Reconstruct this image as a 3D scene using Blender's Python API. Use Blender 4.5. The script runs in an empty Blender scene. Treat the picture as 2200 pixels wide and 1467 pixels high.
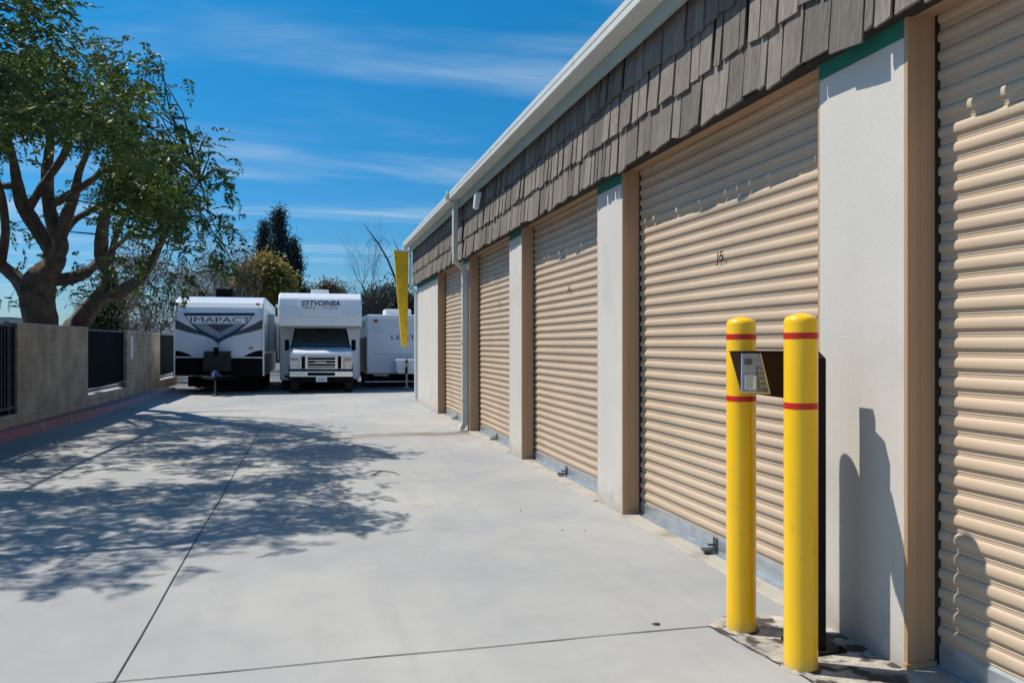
import bpy, math, random
import numpy as np
from mathutils import Vector, Matrix
random.seed(7); RNG = np.random.default_rng(11)
sc = bpy.context.scene; COL = sc.collection

# ---------------------------------------------------------------- measuring: where a ray of the photo meets a distance
F, EYE = 1650.0, 1.5
TH = math.atan(434 / F); S_, C_ = math.sin(TH), math.cos(TH); HY = 739.0
def at_d(px, py, d):
    a = (px - 1100) / F
    return Vector((d * (S_ + a * C_), d * (C_ - a * S_), EYE + (HY - py) * d / F))
def at_y(px, py, Y):
    a = (px - 1100) / F; return at_d(px, py, Y / (C_ - a * S_))
def at_x(px, py, X):
    a = (px - 1100) / F; return at_d(px, py, X / (S_ + a * C_))
def project(p):
    d = p[0] * S_ + p[1] * C_; l = p[0] * C_ - p[1] * S_
    return 1100 + F * l / d, HY - F * (p[2] - EYE) / d, d

# ---------------------------------------------------------------- materials
def nt(name):
    m = bpy.data.materials.new(name); m.use_nodes = True
    t = m.node_tree; b = t.nodes['Principled BSDF']; return m, t, b
def N(t, kind, **kw):
    n = t.nodes.new(kind)
    for k, v in kw.items():
        if k.startswith('i_'): n.inputs[k[2:].replace('_', ' ')].default_value = v
        else: setattr(n, k, v)
    return n
def L(t, a, b): t.links.new(a, b)
def mat(name, col, rough=.6, metal=0, var=.12, scale=3, stretch=(1, 1, 1), bump=0, bscale=60, island=0, spec=.5, dirt=None, dscale=2, dlo=.5, dhi=.75, trans=0, coat=0):
    m, t, b = nt(name)
    b.inputs['Roughness'].default_value = rough; b.inputs['Metallic'].default_value = metal
    b.inputs['Specular IOR Level'].default_value = spec
    if coat: b.inputs['Coat Weight'].default_value = coat; b.inputs['Coat Roughness'].default_value = .08
    tc = N(t, 'ShaderNodeTexCoord'); mp = N(t, 'ShaderNodeMapping'); mp.inputs['Scale'].default_value = stretch
    L(t, tc.outputs['Object'], mp.inputs['Vector'])
    nz = N(t, 'ShaderNodeTexNoise'); nz.inputs['Scale'].default_value = scale; nz.inputs['Detail'].default_value = 6
    nz.inputs['Roughness'].default_value = .62
    L(t, mp.outputs[0], nz.inputs['Vector'])
    mr = N(t, 'ShaderNodeMapRange'); mr.inputs['From Min'].default_value = .3; mr.inputs['From Max'].default_value = .7
    mr.inputs['To Min'].default_value = 1 - var; mr.inputs['To Max'].default_value = 1 + var
    L(t, nz.outputs['Fac'], mr.inputs['Value'])
    fac = mr.outputs[0]
    if island:
        g = N(t, 'ShaderNodeNewGeometry'); m2 = N(t, 'ShaderNodeMapRange')
        m2.inputs['To Min'].default_value = 1 - island; m2.inputs['To Max'].default_value = 1 + island
        L(t, g.outputs['Random Per Island'], m2.inputs['Value'])
        mu = N(t, 'ShaderNodeMath', operation='MULTIPLY'); L(t, fac, mu.inputs[0]); L(t, m2.outputs[0], mu.inputs[1]); fac = mu.outputs[0]
    vm = N(t, 'ShaderNodeVectorMath', operation='SCALE'); vm.inputs[0].default_value = col[:3]
    L(t, fac, vm.inputs['Scale']); out = vm.outputs[0]
    if dirt:
        n2 = N(t, 'ShaderNodeTexNoise'); n2.inputs['Scale'].default_value = dscale; n2.inputs['Detail'].default_value = 8
        L(t, tc.outputs['Object'], n2.inputs['Vector'])
        r2 = N(t, 'ShaderNodeMapRange'); r2.inputs['From Min'].default_value = dlo; r2.inputs['From Max'].default_value = dhi
        L(t, n2.outputs['Fac'], r2.inputs['Value'])
        mx = N(t, 'ShaderNodeMix', data_type='RGBA'); L(t, r2.outputs[0], mx.inputs['Factor']); L(t, out, mx.inputs['A'])
        mx.inputs['B'].default_value = (*dirt, 1); out = mx.outputs['Result']
    L(t, out, b.inputs['Base Color'])
    if bump:
        n3 = N(t, 'ShaderNodeTexNoise'); n3.inputs['Scale'].default_value = bscale; n3.inputs['Detail'].default_value = 5
        L(t, mp.outputs[0], n3.inputs['Vector'])
        bp = N(t, 'ShaderNodeBump'); bp.inputs['Strength'].default_value = bump; bp.inputs['Distance'].default_value = .01
        L(t, n3.outputs['Fac'], bp.inputs['Height']); L(t, bp.outputs[0], b.inputs['Normal'])
    if trans:
        tr = N(t, 'ShaderNodeBsdfTranslucent'); L(t, out, tr.inputs['Color'])
        ms = N(t, 'ShaderNodeMixShader'); ms.inputs[0].default_value = trans
        L(t, b.outputs[0], ms.inputs[1]); L(t, tr.outputs[0], ms.inputs[2])
        L(t, ms.outputs[0], t.nodes['Material Output'].inputs['Surface'])
    return m

M = {}
M['stucco'] = mat('stucco', (.555, .53, .50), .9, var=.05, scale=1.3, bump=.28, bscale=170, dirt=(.43, .40, .36), dscale=1.6, dlo=.55, dhi=.95)
M['green_band'] = mat('green_band_paint', (.012, .17, .125), .7, var=.08, scale=4, bump=.4, bscale=90)
M['curtain'] = mat('door_curtain_paint', (.505, .388, .283), .45, var=.05, scale=1.2, stretch=(1, 1, 5), dirt=(.43, .335, .25), dscale=1.1, dlo=.45, dhi=.8)
M['jamb'] = mat('jamb_paint', (.44, .275, .16), .5, var=.05, scale=2, stretch=(1, 1, .2))
M['guide'] = mat('guide_black', (.012, .012, .014), .5, var=.2)
M['galv'] = mat('galvanised_steel', (.50, .55, .60), .38, .75, var=.18, scale=6, stretch=(1, 1, 3), bump=.1, bscale=30)
M['steel_dark'] = mat('dark_steel', (.09, .095, .10), .45, .6, var=.2)
M['shake'] = mat('cedar_shake_wood', (.180, .154, .131), .85, var=.32, scale=9, stretch=(6, 6, .55), island=.32, bump=.9, bscale=16)
M['shake_back'] = mat('felt_behind_shakes', (.02, .018, .018), .95, var=.2)
M['gutter'] = mat('gutter_paint', (.60, .60, .56), .45, var=.06, scale=2, dirt=(.50, .44, .36), dscale=3, dlo=.6, dhi=.8)
M['fascia'] = mat('fascia_paint', (.36, .42, .38), .6, var=.06)
M['roof'] = mat('roof_gravel', (.33, .32, .30), .95, var=.2, scale=20)
M['downspout'] = mat('downspout_paint', (.50, .51, .48), .5, var=.06, scale=3, dirt=(.36, .33, .29), dscale=5, dlo=.62, dhi=.85)
M['yellow'] = mat('yellow_plastic', (.92, .53, .002), .30, var=.05, scale=2, dirt=(.60, .38, .04), dscale=9, dlo=.62, dhi=.85, coat=.25)
M['old_yellow'] = mat('weathered_yellow', (.80, .50, .010), .7, var=.18, scale=9, dirt=(.45, .33, .04), dscale=12, dlo=.55, dhi=.8)
M['red_tape'] = mat('red_tape', (.52, .012, .008), .4, var=.1)
M['black'] = mat('black_powder_coat', (.008, .008, .008), .6, spec=.15, var=.2)
M['brown_box'] = mat('dark_bronze_box', (.024, .012, .005), .6, spec=.15, var=.25, scale=5)
M['bronze_lip'] = mat('bronze_lip', (.10, .075, .06), .4, var=.1)
M['sticker'] = mat('instruction_sticker', (.20, .28, .38), .35, var=.25, scale=14)
M['paper'] = mat('white_paper', (.62, .70, .78), .5, var=.05)
M['ink'] = mat('dark_ink', (.05, .06, .08), .5, var=.1)
M['slate'] = mat('keypad_face', (.10, .12, .15), .25, .2, var=.25, scale=25)
M['rv_white'] = mat('gel_coat_white', (.76, .785, .83), .24, var=.03, scale=1, coat=.3)
M['rv_grey'] = mat('gel_coat_grey', (.64, .68, .75), .24, var=.04, scale=1, coat=.3)
M['rv_edge'] = mat('white_trim', (.82, .83, .84), .35, var=.03)
M['rv_black'] = mat('black_lower_panel', (.003, .0035, .0045), .6, spec=.1, var=.2)
M['decal_grey'] = mat('decal_grey', (.055, .062, .075), .35, var=.1)
M['decal_silver'] = mat('decal_silver', (.26, .31, .40), .3, .3, var=.12, scale=4)
M['decal_blue'] = mat('decal_navy', (.012, .028, .10), .35, var=.1)
M['cover_grey'] = mat('propane_cover', (.014, .020, .022), .6, spec=.25, var=.15)
M['chrome'] = mat('chrome', (.75, .77, .80), .12, 1, var=.06)
M['glass'] = mat('dark_windscreen', (.020, .030, .032), .06, var=.25, scale=.8, spec=.8)
M['lens'] = mat('headlamp_lens', (.55, .57, .60), .12, .5, var=.35, scale=18)
M['amber'] = mat('amber_lens', (.55, .16, .03), .25, var=.1)
M['red_lens'] = mat('red_lens', (.35, .01, .008), .25, var=.1)
M['tyre'] = mat('tyre_rubber', (.018, .018, .018), .85, var=.2)
M['beige_plastic'] = mat('beige_step', (.45, .40, .33), .6, var=.1)
M['blue_coupler'] = mat('blue_coupler', (.05, .09, .22), .4, .4, var=.2)
M['bark'] = mat('pepper_bark', (.115, .084, .066), .95, var=.35, scale=7, stretch=(1.5, 1.5, .4), bump=1, bscale=9, dirt=(.05, .038, .03), dscale=5, dlo=.45, dhi=.7)
M['twig'] = mat('grey_twig', (.16, .14, .125), .9, var=.25)
M['twig_dark'] = mat('dark_twig', (.05, .04, .035), .9, var=.25)
M['leaf'] = mat('feather_leaf', (.058, .098, .014), .5, var=.55, scale=.9, island=.42, trans=.36)
M['leaf_olive'] = mat('olive_leaf', (.27, .215, .05), .6, var=.3, scale=.4, island=.35, trans=.4)
M['leaf_pine'] = mat('pine_needles', (.012, .030, .030), .75, var=.3, scale=.3, island=.4, trans=.08)
M['leaf_grey'] = mat('grey_green_leaf', (.085, .105, .095), .7, var=.35, scale=.4, island=.4, trans=.2)
M['leaf_shrub'] = mat('shrub_leaf', (.06, .085, .022), .6, var=.35, scale=.5, island=.4, trans=.25)
M['leaf_brown'] = mat('brown_bud', (.20, .16, .13), .8, var=.3, island=.35, trans=.2)
M['palm_skirt'] = mat('palm_skirt', (.20, .15, .08), .8, var=.3, island=.3)
M['screen'] = mat('privacy_cloth', (.005, .010, .013), .9, spec=.08, var=.3, scale=6, bump=.3, bscale=80)
M['iron'] = mat('black_iron', (.012, .012, .015), .45, .2, var=.2)
M['bar'] = mat('grey_iron_bar', (.05, .055, .065), .4, .4, var=.2)
M['asphalt'] = mat('asphalt', (.105, .107, .112), .9, var=.25, scale=3, bump=.5, bscale=60, dirt=(.16, .155, .15), dscale=.4, dlo=.45, dhi=.75)
M['pole'] = mat('pole_grey', (.42, .42, .42), .7, var=.1)
M['hill'] = mat('hazed_hill_scrub', (.09, .13, .17), .95, var=.25, scale=.02)  # blue of the distance haze is mixed into the hill colour
M['far_wall'] = mat('far_wall', (.50, .49, .46), .8, var=.1)
M['joint'] = mat('joint_filler', (.035, .035, .038), .9, var=.2)

def splash(m, top, col, amt):
    t = m.node_tree; b = t.nodes['Principled BSDF']; src = b.inputs['Base Color'].links[0].from_socket
    tc = N(t, 'ShaderNodeTexCoord'); sp = N(t, 'ShaderNodeSeparateXYZ'); L(t, tc.outputs['Object'], sp.inputs[0])
    nz = N(t, 'ShaderNodeTexNoise'); nz.inputs['Scale'].default_value = 7; nz.inputs['Detail'].default_value = 9; L(t, tc.outputs['Object'], nz.inputs['Vector'])
    ad = N(t, 'ShaderNodeMath', operation='MULTIPLY_ADD'); L(t, nz.outputs['Fac'], ad.inputs[0]); ad.inputs[1].default_value = -top * 2; L(t, sp.outputs['Z'], ad.inputs[2])
    r = N(t, 'ShaderNodeMapRange'); L(t, ad.outputs[0], r.inputs['Value']); r.inputs['From Min'].default_value = -top; r.inputs['From Max'].default_value = -.1 * top; r.inputs['To Min'].default_value = amt; r.inputs['To Max'].default_value = 0
    mx = N(t, 'ShaderNodeMix', data_type='RGBA'); L(t, r.outputs[0], mx.inputs['Factor']); L(t, src, mx.inputs['A']); mx.inputs['B'].default_value = (*col, 1)
    L(t, mx.outputs['Result'], b.inputs['Base Color'])
splash(M['stucco'], .22, (.33, .29, .24), .6); splash(M['yellow'], .10, (.42, .32, .14), .5); splash(M['curtain'], .30, (.40, .31, .23), .45)
def ground_mat():
    m, t, b = nt('drive_concrete'); b.inputs['Roughness'].default_value = .86
    tc = N(t, 'ShaderNodeTexCoord'); O = tc.outputs['Object']
    def noise(scale, det=6, vec=O, rough=.6):
        n = N(t, 'ShaderNodeTexNoise'); n.inputs['Scale'].default_value = scale; n.inputs['Detail'].default_value = det
        n.inputs['Roughness'].default_value = rough; L(t, vec, n.inputs['Vector']); return n.outputs['Fac']
    def rng(v, a, c, lo, hi):
        r = N(t, 'ShaderNodeMapRange'); r.inputs['From Min'].default_value = a; r.inputs['From Max'].default_value = c
        r.inputs['To Min'].default_value = lo; r.inputs['To Max'].default_value = hi; L(t, v, r.inputs['Value']); return r.outputs[0]
    def mix(f, A, B):
        x = N(t, 'ShaderNodeMix', data_type='RGBA'); L(t, f, x.inputs['Factor'])
        for k, v in (('A', A), ('B', B)):
            if isinstance(v, tuple): x.inputs[k].default_value = (*v, 1)
            else: L(t, v, x.inputs[k])
        return x.outputs['Result']
    def mul(a, c):
        x = N(t, 'ShaderNodeMath', operation='MULTIPLY'); L(t, a, x.inputs[0])
        if isinstance(c, float): x.inputs[1].default_value = c
        else: L(t, c, x.inputs[1])
        return x.outputs[0]
    big = rng(noise(.38, 5), .36, .62, 0, 1)
    c = mix(big, (.275, .288, .308), (.375, .370, .355))
    c = mix(rng(noise(2.3, 7), .5, .8, 0, .55), c, (.25, .25, .255))
    mp = N(t, 'ShaderNodeMapping'); mp.inputs['Scale'].default_value = (5, .35, 1); L(t, O, mp.inputs['Vector'])
    c = mix(rng(noise(1.0, 5, mp.outputs[0]), .52, .85, 0, .45), c, (.24, .245, .26))
    # speckle
    c = mix(rng(noise(160, 2), .60, .75, 0, .28), c, (.15, .15, .15))
    vo = N(t, 'ShaderNodeTexVoronoi'); vo.inputs['Scale'].default_value = 1.7; L(t, O, vo.inputs['Vector'])
    c = mix(rng(vo.outputs['Distance'], .010, .018, .75, 0), c, (.07, .065, .06))
    # water stain running from the downspout across the drive
    sp = N(t, 'ShaderNodeSeparateXYZ'); L(t, O, sp.inputs[0])
    wob = rng(noise(1.1, 4), 0, 1, -.55, .55)
    ad = N(t, 'ShaderNodeMath', operation='ADD'); L(t, sp.outputs['Y'], ad.inputs[0]); L(t, wob, ad.inputs[1])
    lin = N(t, 'ShaderNodeMath', operation='MULTIPLY_ADD'); L(t, sp.outputs['X'], lin.inputs[0]); lin.inputs[1].default_value = -.12; L(t, ad.outputs[0], lin.inputs[2])
    su = N(t, 'ShaderNodeMath', operation='SUBTRACT'); L(t, lin.outputs[0], su.inputs[0]); su.inputs[1].default_value = 12.55
    ab = N(t, 'ShaderNodeMath', operation='ABSOLUTE'); L(t, su.outputs[0], ab.inputs[0])
    band = mul(rng(ab.outputs[0], .05, .42, 1, 0), rng(sp.outputs['X'], -1.2, 2.2, .0, .95))
    c = mix(band, c, (.165, .135, .098))
    L(t, c, b.inputs['Base Color'])
    bp = N(t, 'ShaderNodeBump'); bp.inputs['Strength'].default_value = .25; bp.inputs['Distance'].default_value = .006
    L(t, noise(110, 4), bp.inputs['Height']); L(t, bp.outputs[0], b.inputs['Normal'])
    return m
M['concrete'] = ground_mat()
M['apron'] = mat('concrete_apron', (.37, .35, .31), .85, var=.12, scale=2.5, bump=.3, bscale=90, dirt=(.20, .18, .15), dscale=3, dlo=.5, dhi=.75)
M['rough_patch'] = mat('broken_concrete', (.36, .335, .30), .95, var=.5, scale=5, stretch=(1, 1.6, 1), bump=1, bscale=45, dirt=(.055, .05, .045), dscale=7.5, dlo=.50, dhi=.58)

def block_mat():
    m, t, b = nt('block_masonry'); b.inputs['Roughness'].default_value = .92
    tc = N(t, 'ShaderNodeTexCoord'); sp = N(t, 'ShaderNodeSeparateXYZ'); cb = N(t, 'ShaderNodeCombineXYZ')
    L(t, tc.outputs['Object'], sp.inputs[0]); L(t, sp.outputs['Y'], cb.inputs['X']); L(t, sp.outputs['Z'], cb.inputs['Y'])
    br = N(t, 'ShaderNodeTexBrick'); L(t, cb.outputs[0], br.inputs['Vector'])
    for k, v in (('Scale', 1.0), ('Brick Width', .40), ('Row Height', .145), ('Mortar Size', .005), ('Mortar Smooth', .3), ('Bias', -.2)): br.inputs[k].default_value = v
    br.inputs['Color1'].default_value = (.36, .29, .215, 1); br.inputs['Color2'].default_value = (.32, .262, .197, 1); br.inputs['Mortar'].default_value = (.265, .212, .158, 1)
    nz = N(t, 'ShaderNodeTexNoise'); nz.inputs['Scale'].default_value = 2.2; nz.inputs['Detail'].default_value = 7; L(t, tc.outputs['Object'], nz.inputs['Vector'])
    r = N(t, 'ShaderNodeMapRange'); r.inputs['From Min'].default_value = .3; r.inputs['From Max'].default_value = .7; r.inputs['To Min'].default_value = .72; r.inputs['To Max'].default_value = 1.25
    L(t, nz.outputs['Fac'], r.inputs['Value'])
    vm = N(t, 'ShaderNodeVectorMath', operation='SCALE'); L(t, br.outputs['Color'], vm.inputs[0]); L(t, r.outputs[0], vm.inputs['Scale'])
    L(t, vm.outputs[0], b.inputs['Base Color'])
    bp = N(t, 'ShaderNodeBump'); bp.inputs['Strength'].default_value = .5; bp.inputs['Distance'].default_value = .01; bp.invert = True
    L(t, br.outputs['Fac'], bp.inputs['Height']); L(t, bp.outputs[0], b.inputs['Normal'])
    return m
M['block'] = block_mat()
M['cap'] = mat('wall_cap', (.42, .40, .37), .9, var=.15, scale=5)

def curb_mat():
    m, t, b = nt('painted_kerb'); b.inputs['Roughness'].default_value = .8
    tc = N(t, 'ShaderNodeTexCoord'); sp = N(t, 'ShaderNodeSeparateXYZ'); L(t, tc.outputs['Object'], sp.inputs[0])
    nz = N(t, 'ShaderNodeTexNoise'); nz.inputs['Scale'].default_value = 4; nz.inputs['Detail'].default_value = 8; L(t, tc.outputs['Object'], nz.inputs['Vector'])
    ad = N(t, 'ShaderNodeMath', operation='MULTIPLY_ADD'); L(t, nz.outputs['Fac'], ad.inputs[0]); ad.inputs[1].default_value = 5; L(t, sp.outputs['Y'], ad.inputs[2])
    r = N(t, 'ShaderNodeMapRange'); r.inputs['From Min'].default_value = 19; r.inputs['From Max'].default_value = 25; L(t, ad.outputs[0], r.inputs['Value'])
    mx = N(t, 'ShaderNodeMix', data_type='RGBA'); L(t, r.outputs[0], mx.inputs['Factor'])
    mx.inputs['A'].default_value = (.36, .15, .155, 1); mx.inputs['B'].default_value = (.27, .25, .30, 1)
    r2 = N(t, 'ShaderNodeMapRange'); r2.inputs['From Min'].default_value = .58; r2.inputs['From Max'].default_value = .72; L(t, nz.outputs['Fac'], r2.inputs['Value'])
    m2 = N(t, 'ShaderNodeMix', data_type='RGBA'); L(t, r2.outputs[0], m2.inputs['Factor']); L(t, mx.outputs['Result'], m2.inputs['A']); m2.inputs['B'].default_value = (.36, .27, .26, 1)
    L(t, m2.outputs['Result'], b.inputs['Base Color']); return m
M['kerb'] = curb_mat()

# ---------------------------------------------------------------- mesh builder
class MB:
    def __init__(s): s.v = []; s.f = []
    def poly(s, pts): 
        n = len(s.v); s.v += [tuple(p) for p in pts]; s.f.append(tuple(range(n, n + len(pts))))
    def hexa(s, p):
        n = len(s.v); s.v += [tuple(q) for q in p]
        for q in ((0, 3, 2, 1), (4, 5, 6, 7), (0, 1, 5, 4), (1, 2, 6, 5), (2, 3, 7, 6), (3, 0, 4, 7)): s.f.append(tuple(n + i for i in q))
        return s
    def box(s, x0, x1, y0, y1, z0, z1):
        return s.hexa([(x0, y0, z0), (x1, y0, z0), (x1, y1, z0), (x0, y1, z0), (x0, y0, z1), (x1, y0, z1), (x1, y1, z1), (x0, y1, z1)])
    def ring(s, rings, cap=True, closed=True):
        n0 = len(s.v); k = len(rings[0])
        for r in rings: s.v += [tuple(p) for p in r]
        for i in range(len(rings) - 1):
            for j in range(k if closed else k - 1):
                a = n0 + i * k + j; b = n0 + i * k + (j + 1) % k
                s.f.append((a, b, b + k, a + k))
        if cap:
            s.f.append(tuple(n0 + j for j in range(k))[::-1]); s.f.append(tuple(n0 + (len(rings) - 1) * k + j for j in range(k)))
        return s
    def prism_x(s, prof, x0, x1, taper=None):
        t = taper or (lambda y, z: 0)
        return s.ring([[(x0 + t(y, z), y, z) for y, z in prof], [(x1 - t(y, z), y, z) for y, z in prof]])
    def prism_y(s, prof, y0, y1): return s.ring([[(x, y0, z) for x, z in prof], [(x, y1, z) for x, z in prof]])
    def prism_z(s, prof, z0, z1): return s.ring([[(x, y, z0) for x, y in prof], [(x, y, z1) for x, y in prof]])
    def tube(s, pts, rad, n=8, cap=True, rib=0):
        pts = [Vector(p) for p in pts]
        if not hasattr(rad, '__len__'): rad = [rad] * len(pts)
        rings = []; u = None
        for i, p in enumerate(pts):
            d = (pts[min(i + 1, len(pts) - 1)] - pts[max(i - 1, 0)])
            d = d.normalized() if d.length > 1e-9 else Vector((0, 0, 1))
            if u is None: u = d.orthogonal().normalized()
            else:
                u = u - d * u.dot(d); u = u.normalized() if u.length > 1e-6 else d.orthogonal().normalized()
            w = d.cross(u)
            rings.append([p + (u * math.cos(2 * math.pi * j / n) + w * math.sin(2 * math.pi * j / n)) * rad[i] * (1 + rib * (math.sin(6 * math.pi * j / n * 1.67 + i * .35) + .7 * math.sin(4 * math.pi * j / n - i * .22) + random.uniform(-.5, .5))) for j in range(n)])
        return s.ring(rings, cap)
    def lathe(s, prof, cx, cy, n=48):
        return s.ring([[(cx + r * math.cos(2 * math.pi * j / n), cy + r * math.sin(2 * math.pi * j / n), z) for j in range(n)] for r, z in prof])
    def build(s, name, m, parent=None, smooth=False, bevel=0, seg=2, ang=35):
        me = bpy.data.meshes.new(name)
        off = Vector(parent['_o']) if parent is not None and '_o' in parent else Vector((0, 0, 0))
        me.from_pydata([(x - off.x, y - off.y, z - off.z) for x, y, z in s.v], [], s.f); me.materials.append(m)
        me.validate(); 
        import bmesh
        bm = bmesh.new(); bm.from_mesh(me); bmesh.ops.recalc_face_normals(bm, faces=bm.faces); bm.to_mesh(me); bm.free()
        o = bpy.data.objects.new(name, me); COL.objects.link(o)
        if parent is not None: o.parent = parent; o['_o'] = tuple(off)
        else: o['_o'] = (0, 0, 0)
        if smooth:
            me.polygons.foreach_set('use_smooth', [True] * len(me.polygons))
            try: me.set_sharp_from_angle(angle=math.radians(40))
            except Exception: pass
        if bevel:
            b = o.modifiers.new('bevel', 'BEVEL'); b.width = bevel; b.segments = seg; b.limit_method = 'ANGLE'; b.angle_limit = math.radians(ang)
        return o
def thing(name, loc, label, cat, group=None):
    o = bpy.data.objects.new(name, None); o.location = loc; COL.objects.link(o); o['_o'] = tuple(loc)
    o.empty_display_size = .2; return tag(o, label, cat, group)
def tag(o, label, cat, group=None):
    o['label'] = label; o['category'] = cat
    if group: o['group'] = group
    return o
def structure(o): o['kind'] = 'structure'; return o
def part_label(o, l): o['label'] = l; return o
def text(body, name, m, parent, origin, ux, uz, height, depth=.004, width=None, shear=0, align='CENTER', bold=0):
    cu = bpy.data.curves.new(name, 'FONT'); cu.body = body; cu.size = 1; cu.extrude = 0; cu.align_x = align; cu.shear = shear; cu.offset = bold
    tmp = bpy.data.objects.new(name + '_tmp', cu); COL.objects.link(tmp)
    bpy.context.view_layer.update()
    me = bpy.data.meshes.new_from_object(tmp.evaluated_get(bpy.context.evaluated_depsgraph_get()))
    bpy.data.objects.remove(tmp); me.name = name
    xs = [v.co.x for v in me.vertices]; ys = [v.co.y for v in me.vertices]
    hx, hy = max(xs) - min(xs), max(ys) - min(ys); cx = (max(xs) + min(xs)) / 2; cy = (max(ys) + min(ys)) / 2
    off = Vector(parent['_o']); ky = height / hy; kx = (width / hx) if width else ky
    ux, uz, org = Vector(ux), Vector(uz), Vector(origin)
    for v in me.vertices: v.co = org + ux * ((v.co.x - cx) * kx) + uz * ((v.co.y - cy) * ky) - off
    me.materials.clear(); me.materials.append(m)
    o = bpy.data.objects.new(name, me); COL.objects.link(o); o.parent = parent; o['_o'] = tuple(off); return o

# ---------------------------------------------------------------- camera, sun, sky
cam = bpy.data.cameras.new('camera'); co = bpy.data.objects.new('camera', cam); COL.objects.link(co); sc.camera = co
cam.sensor_width = 36; cam.lens = 36 * F / 2200; cam.shift_y = .0025; cam.clip_end = 6000; cam.clip_start = .05
co.location = (0, 0, EYE); co.rotation_euler = (math.radians(90), 0, -TH)
SD = Vector((1, -.58, -1.74)).normalized()
sun = bpy.data.lights.new('sun', 'SUN'); sun.energy = 5.0; sun.angle = math.radians(.55); sun.color = (1, .925, .80)
so = bpy.data.objects.new('sun', sun); COL.objects.link(so); so.rotation_euler = SD.to_track_quat('-Z', 'Y').to_euler(); so.location = (0, 0, 30)
w = bpy.data.worlds.new('World'); sc.world = w; w.use_nodes = True; t = w.node_tree
bg = t.nodes['Background']; bg.inputs['Strength'].default_value = .086
sky = N(t, 'ShaderNodeTexSky'); sky.sky_type = 'NISHITA'; sky.sun_disc = False
sky.sun_elevation = math.asin(-SD.z); sky.sun_rotation = math.atan2(-SD.x, -SD.y); sky.air_density = 1.0; sky.dust_density = .35; sky.ozone_density = 3.0
hs = N(t, 'ShaderNodeHueSaturation'); hs.inputs['Saturation'].default_value = 1.30; hs.inputs['Value'].default_value = 1.0; hs.inputs['Hue'].default_value = .489
L(t, sky.outputs[0], hs.inputs['Color'])
tc = N(t, 'ShaderNodeTexCoord'); sp = N(t, 'ShaderNodeSeparateXYZ'); L(t, tc.outputs['Generated'], sp.inputs[0])
# cirrus: project the view direction on a high flat layer and stretch noise along the wind
zz = N(t, 'ShaderNodeMath', operation='MAXIMUM'); L(t, sp.outputs['Z'], zz.inputs[0]); zz.inputs[1].default_value = .06
dv = N(t, 'ShaderNodeVectorMath', operation='DIVIDE'); L(t, tc.outputs['Generated'], dv.inputs[0])
cb = N(t, 'ShaderNodeCombineXYZ')
for k in 'XYZ': L(t, zz.outputs[0], cb.inputs[k])
L(t, cb.outputs[0], dv.inputs[1])
mp = N(t, 'ShaderNodeMapping'); L(t, dv.outputs[0], mp.inputs['Vector']); mp.inputs['Rotation'].default_value = (0, 0, math.radians(-34)); mp.inputs['Scale'].default_value = (.20, .62, 0); mp.inputs['Location'].default_value = (2.71, .58, 0)
nz = N(t, 'ShaderNodeTexNoise'); L(t, mp.outputs[0], nz.inputs['Vector']); nz.inputs['Scale'].default_value = 1.6; nz.inputs['Detail'].default_value = 8; nz.inputs['Roughness'].default_value = .55; nz.inputs['Distortion'].default_value = .6
r1 = N(t, 'ShaderNodeMapRange'); L(t, nz.outputs['Fac'], r1.inputs['Value']); r1.inputs['From Min'].default_value = .43; r1.inputs['From Max'].default_value = .84; r1.inputs['To Max'].default_value = .70; r1.interpolation_type = 'SMOOTHSTEP'
mx = N(t, 'ShaderNodeMix', data_type='RGBA'); L(t, r1.outputs[0], mx.inputs['Factor']); 
rt = N(t, 'ShaderNodeMapRange'); L(t, sp.outputs['Z'], rt.inputs['Value']); rt.inputs['From Max'].default_value = .42
cr = N(t, 'ShaderNodeMix', data_type='RGBA'); L(t, rt.outputs[0], cr.inputs['Factor']); cr.inputs['A'].default_value = (.52, .73, 1.04, 1); cr.inputs['B'].default_value = (.22, 1.10, 1.32, 1)
mm = N(t, 'ShaderNodeMix', data_type='RGBA', blend_type='MULTIPLY'); mm.inputs['Factor'].default_value = 1; L(t, hs.outputs[0], mm.inputs['A']); L(t, cr.outputs['Result'], mm.inputs['B'])
L(t, mm.outputs['Result'], mx.inputs['A']); mx.inputs['B'].default_value = (5.6, 7.2, 8.6, 1)
L(t, mx.outputs['Result'], bg.inputs['Color'])
sc.view_settings.view_transform = 'Standard'; sc.view_settings.look = 'None'; sc.view_settings.exposure = .15; sc.view_settings.gamma = 1
sc.cycles.max_bounces = 8; sc.cycles.use_adaptive_sampling = True; sc.cycles.adaptive_threshold = .02
sc.cycles.transparent_max_bounces = 8

# ---------------------------------------------------------------- the setting
WX, DX = 2.655, 2.825
def grid_sheet(name, m, poly, z):
    b = MB(); b.poly([(x, y, z) for x, y in poly]); return structure(b.build(name, m))
grid_sheet('asphalt_ground', M['asphalt'], [(-3000, -3000), (3000, -3000), (3000, 3000), (-3000, 3000)], -.012)
KB = [(-5.3, -6), (-4.80, 6.0), (-4.54, 13.2), (-4.45, 14.6), (-4.28, 17.3), (-4.10, 22.0), (-4.03, 25.9)]      # kerb foot
grid_sheet('concrete_drive', M['concrete'], [(-5.3, -6), (-5.0, -12), (9, -12), (9, -6), (DX + .4, -6), (DX + .4, 19.8), (9, 19.8), (9, 23.9), (-4.1, 25.9)] + [(x - .08, y) for x, y in KB[::-1][1:-1]], 0)
grid_sheet('sunlit_edge_strip', M['cap'], [(-4.1, 25.72), (3.0, 24.40), (3.0, 24.55), (-4.1, 25.87)], .004)  # pavement edge coloured paler to give its sunlit line
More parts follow.
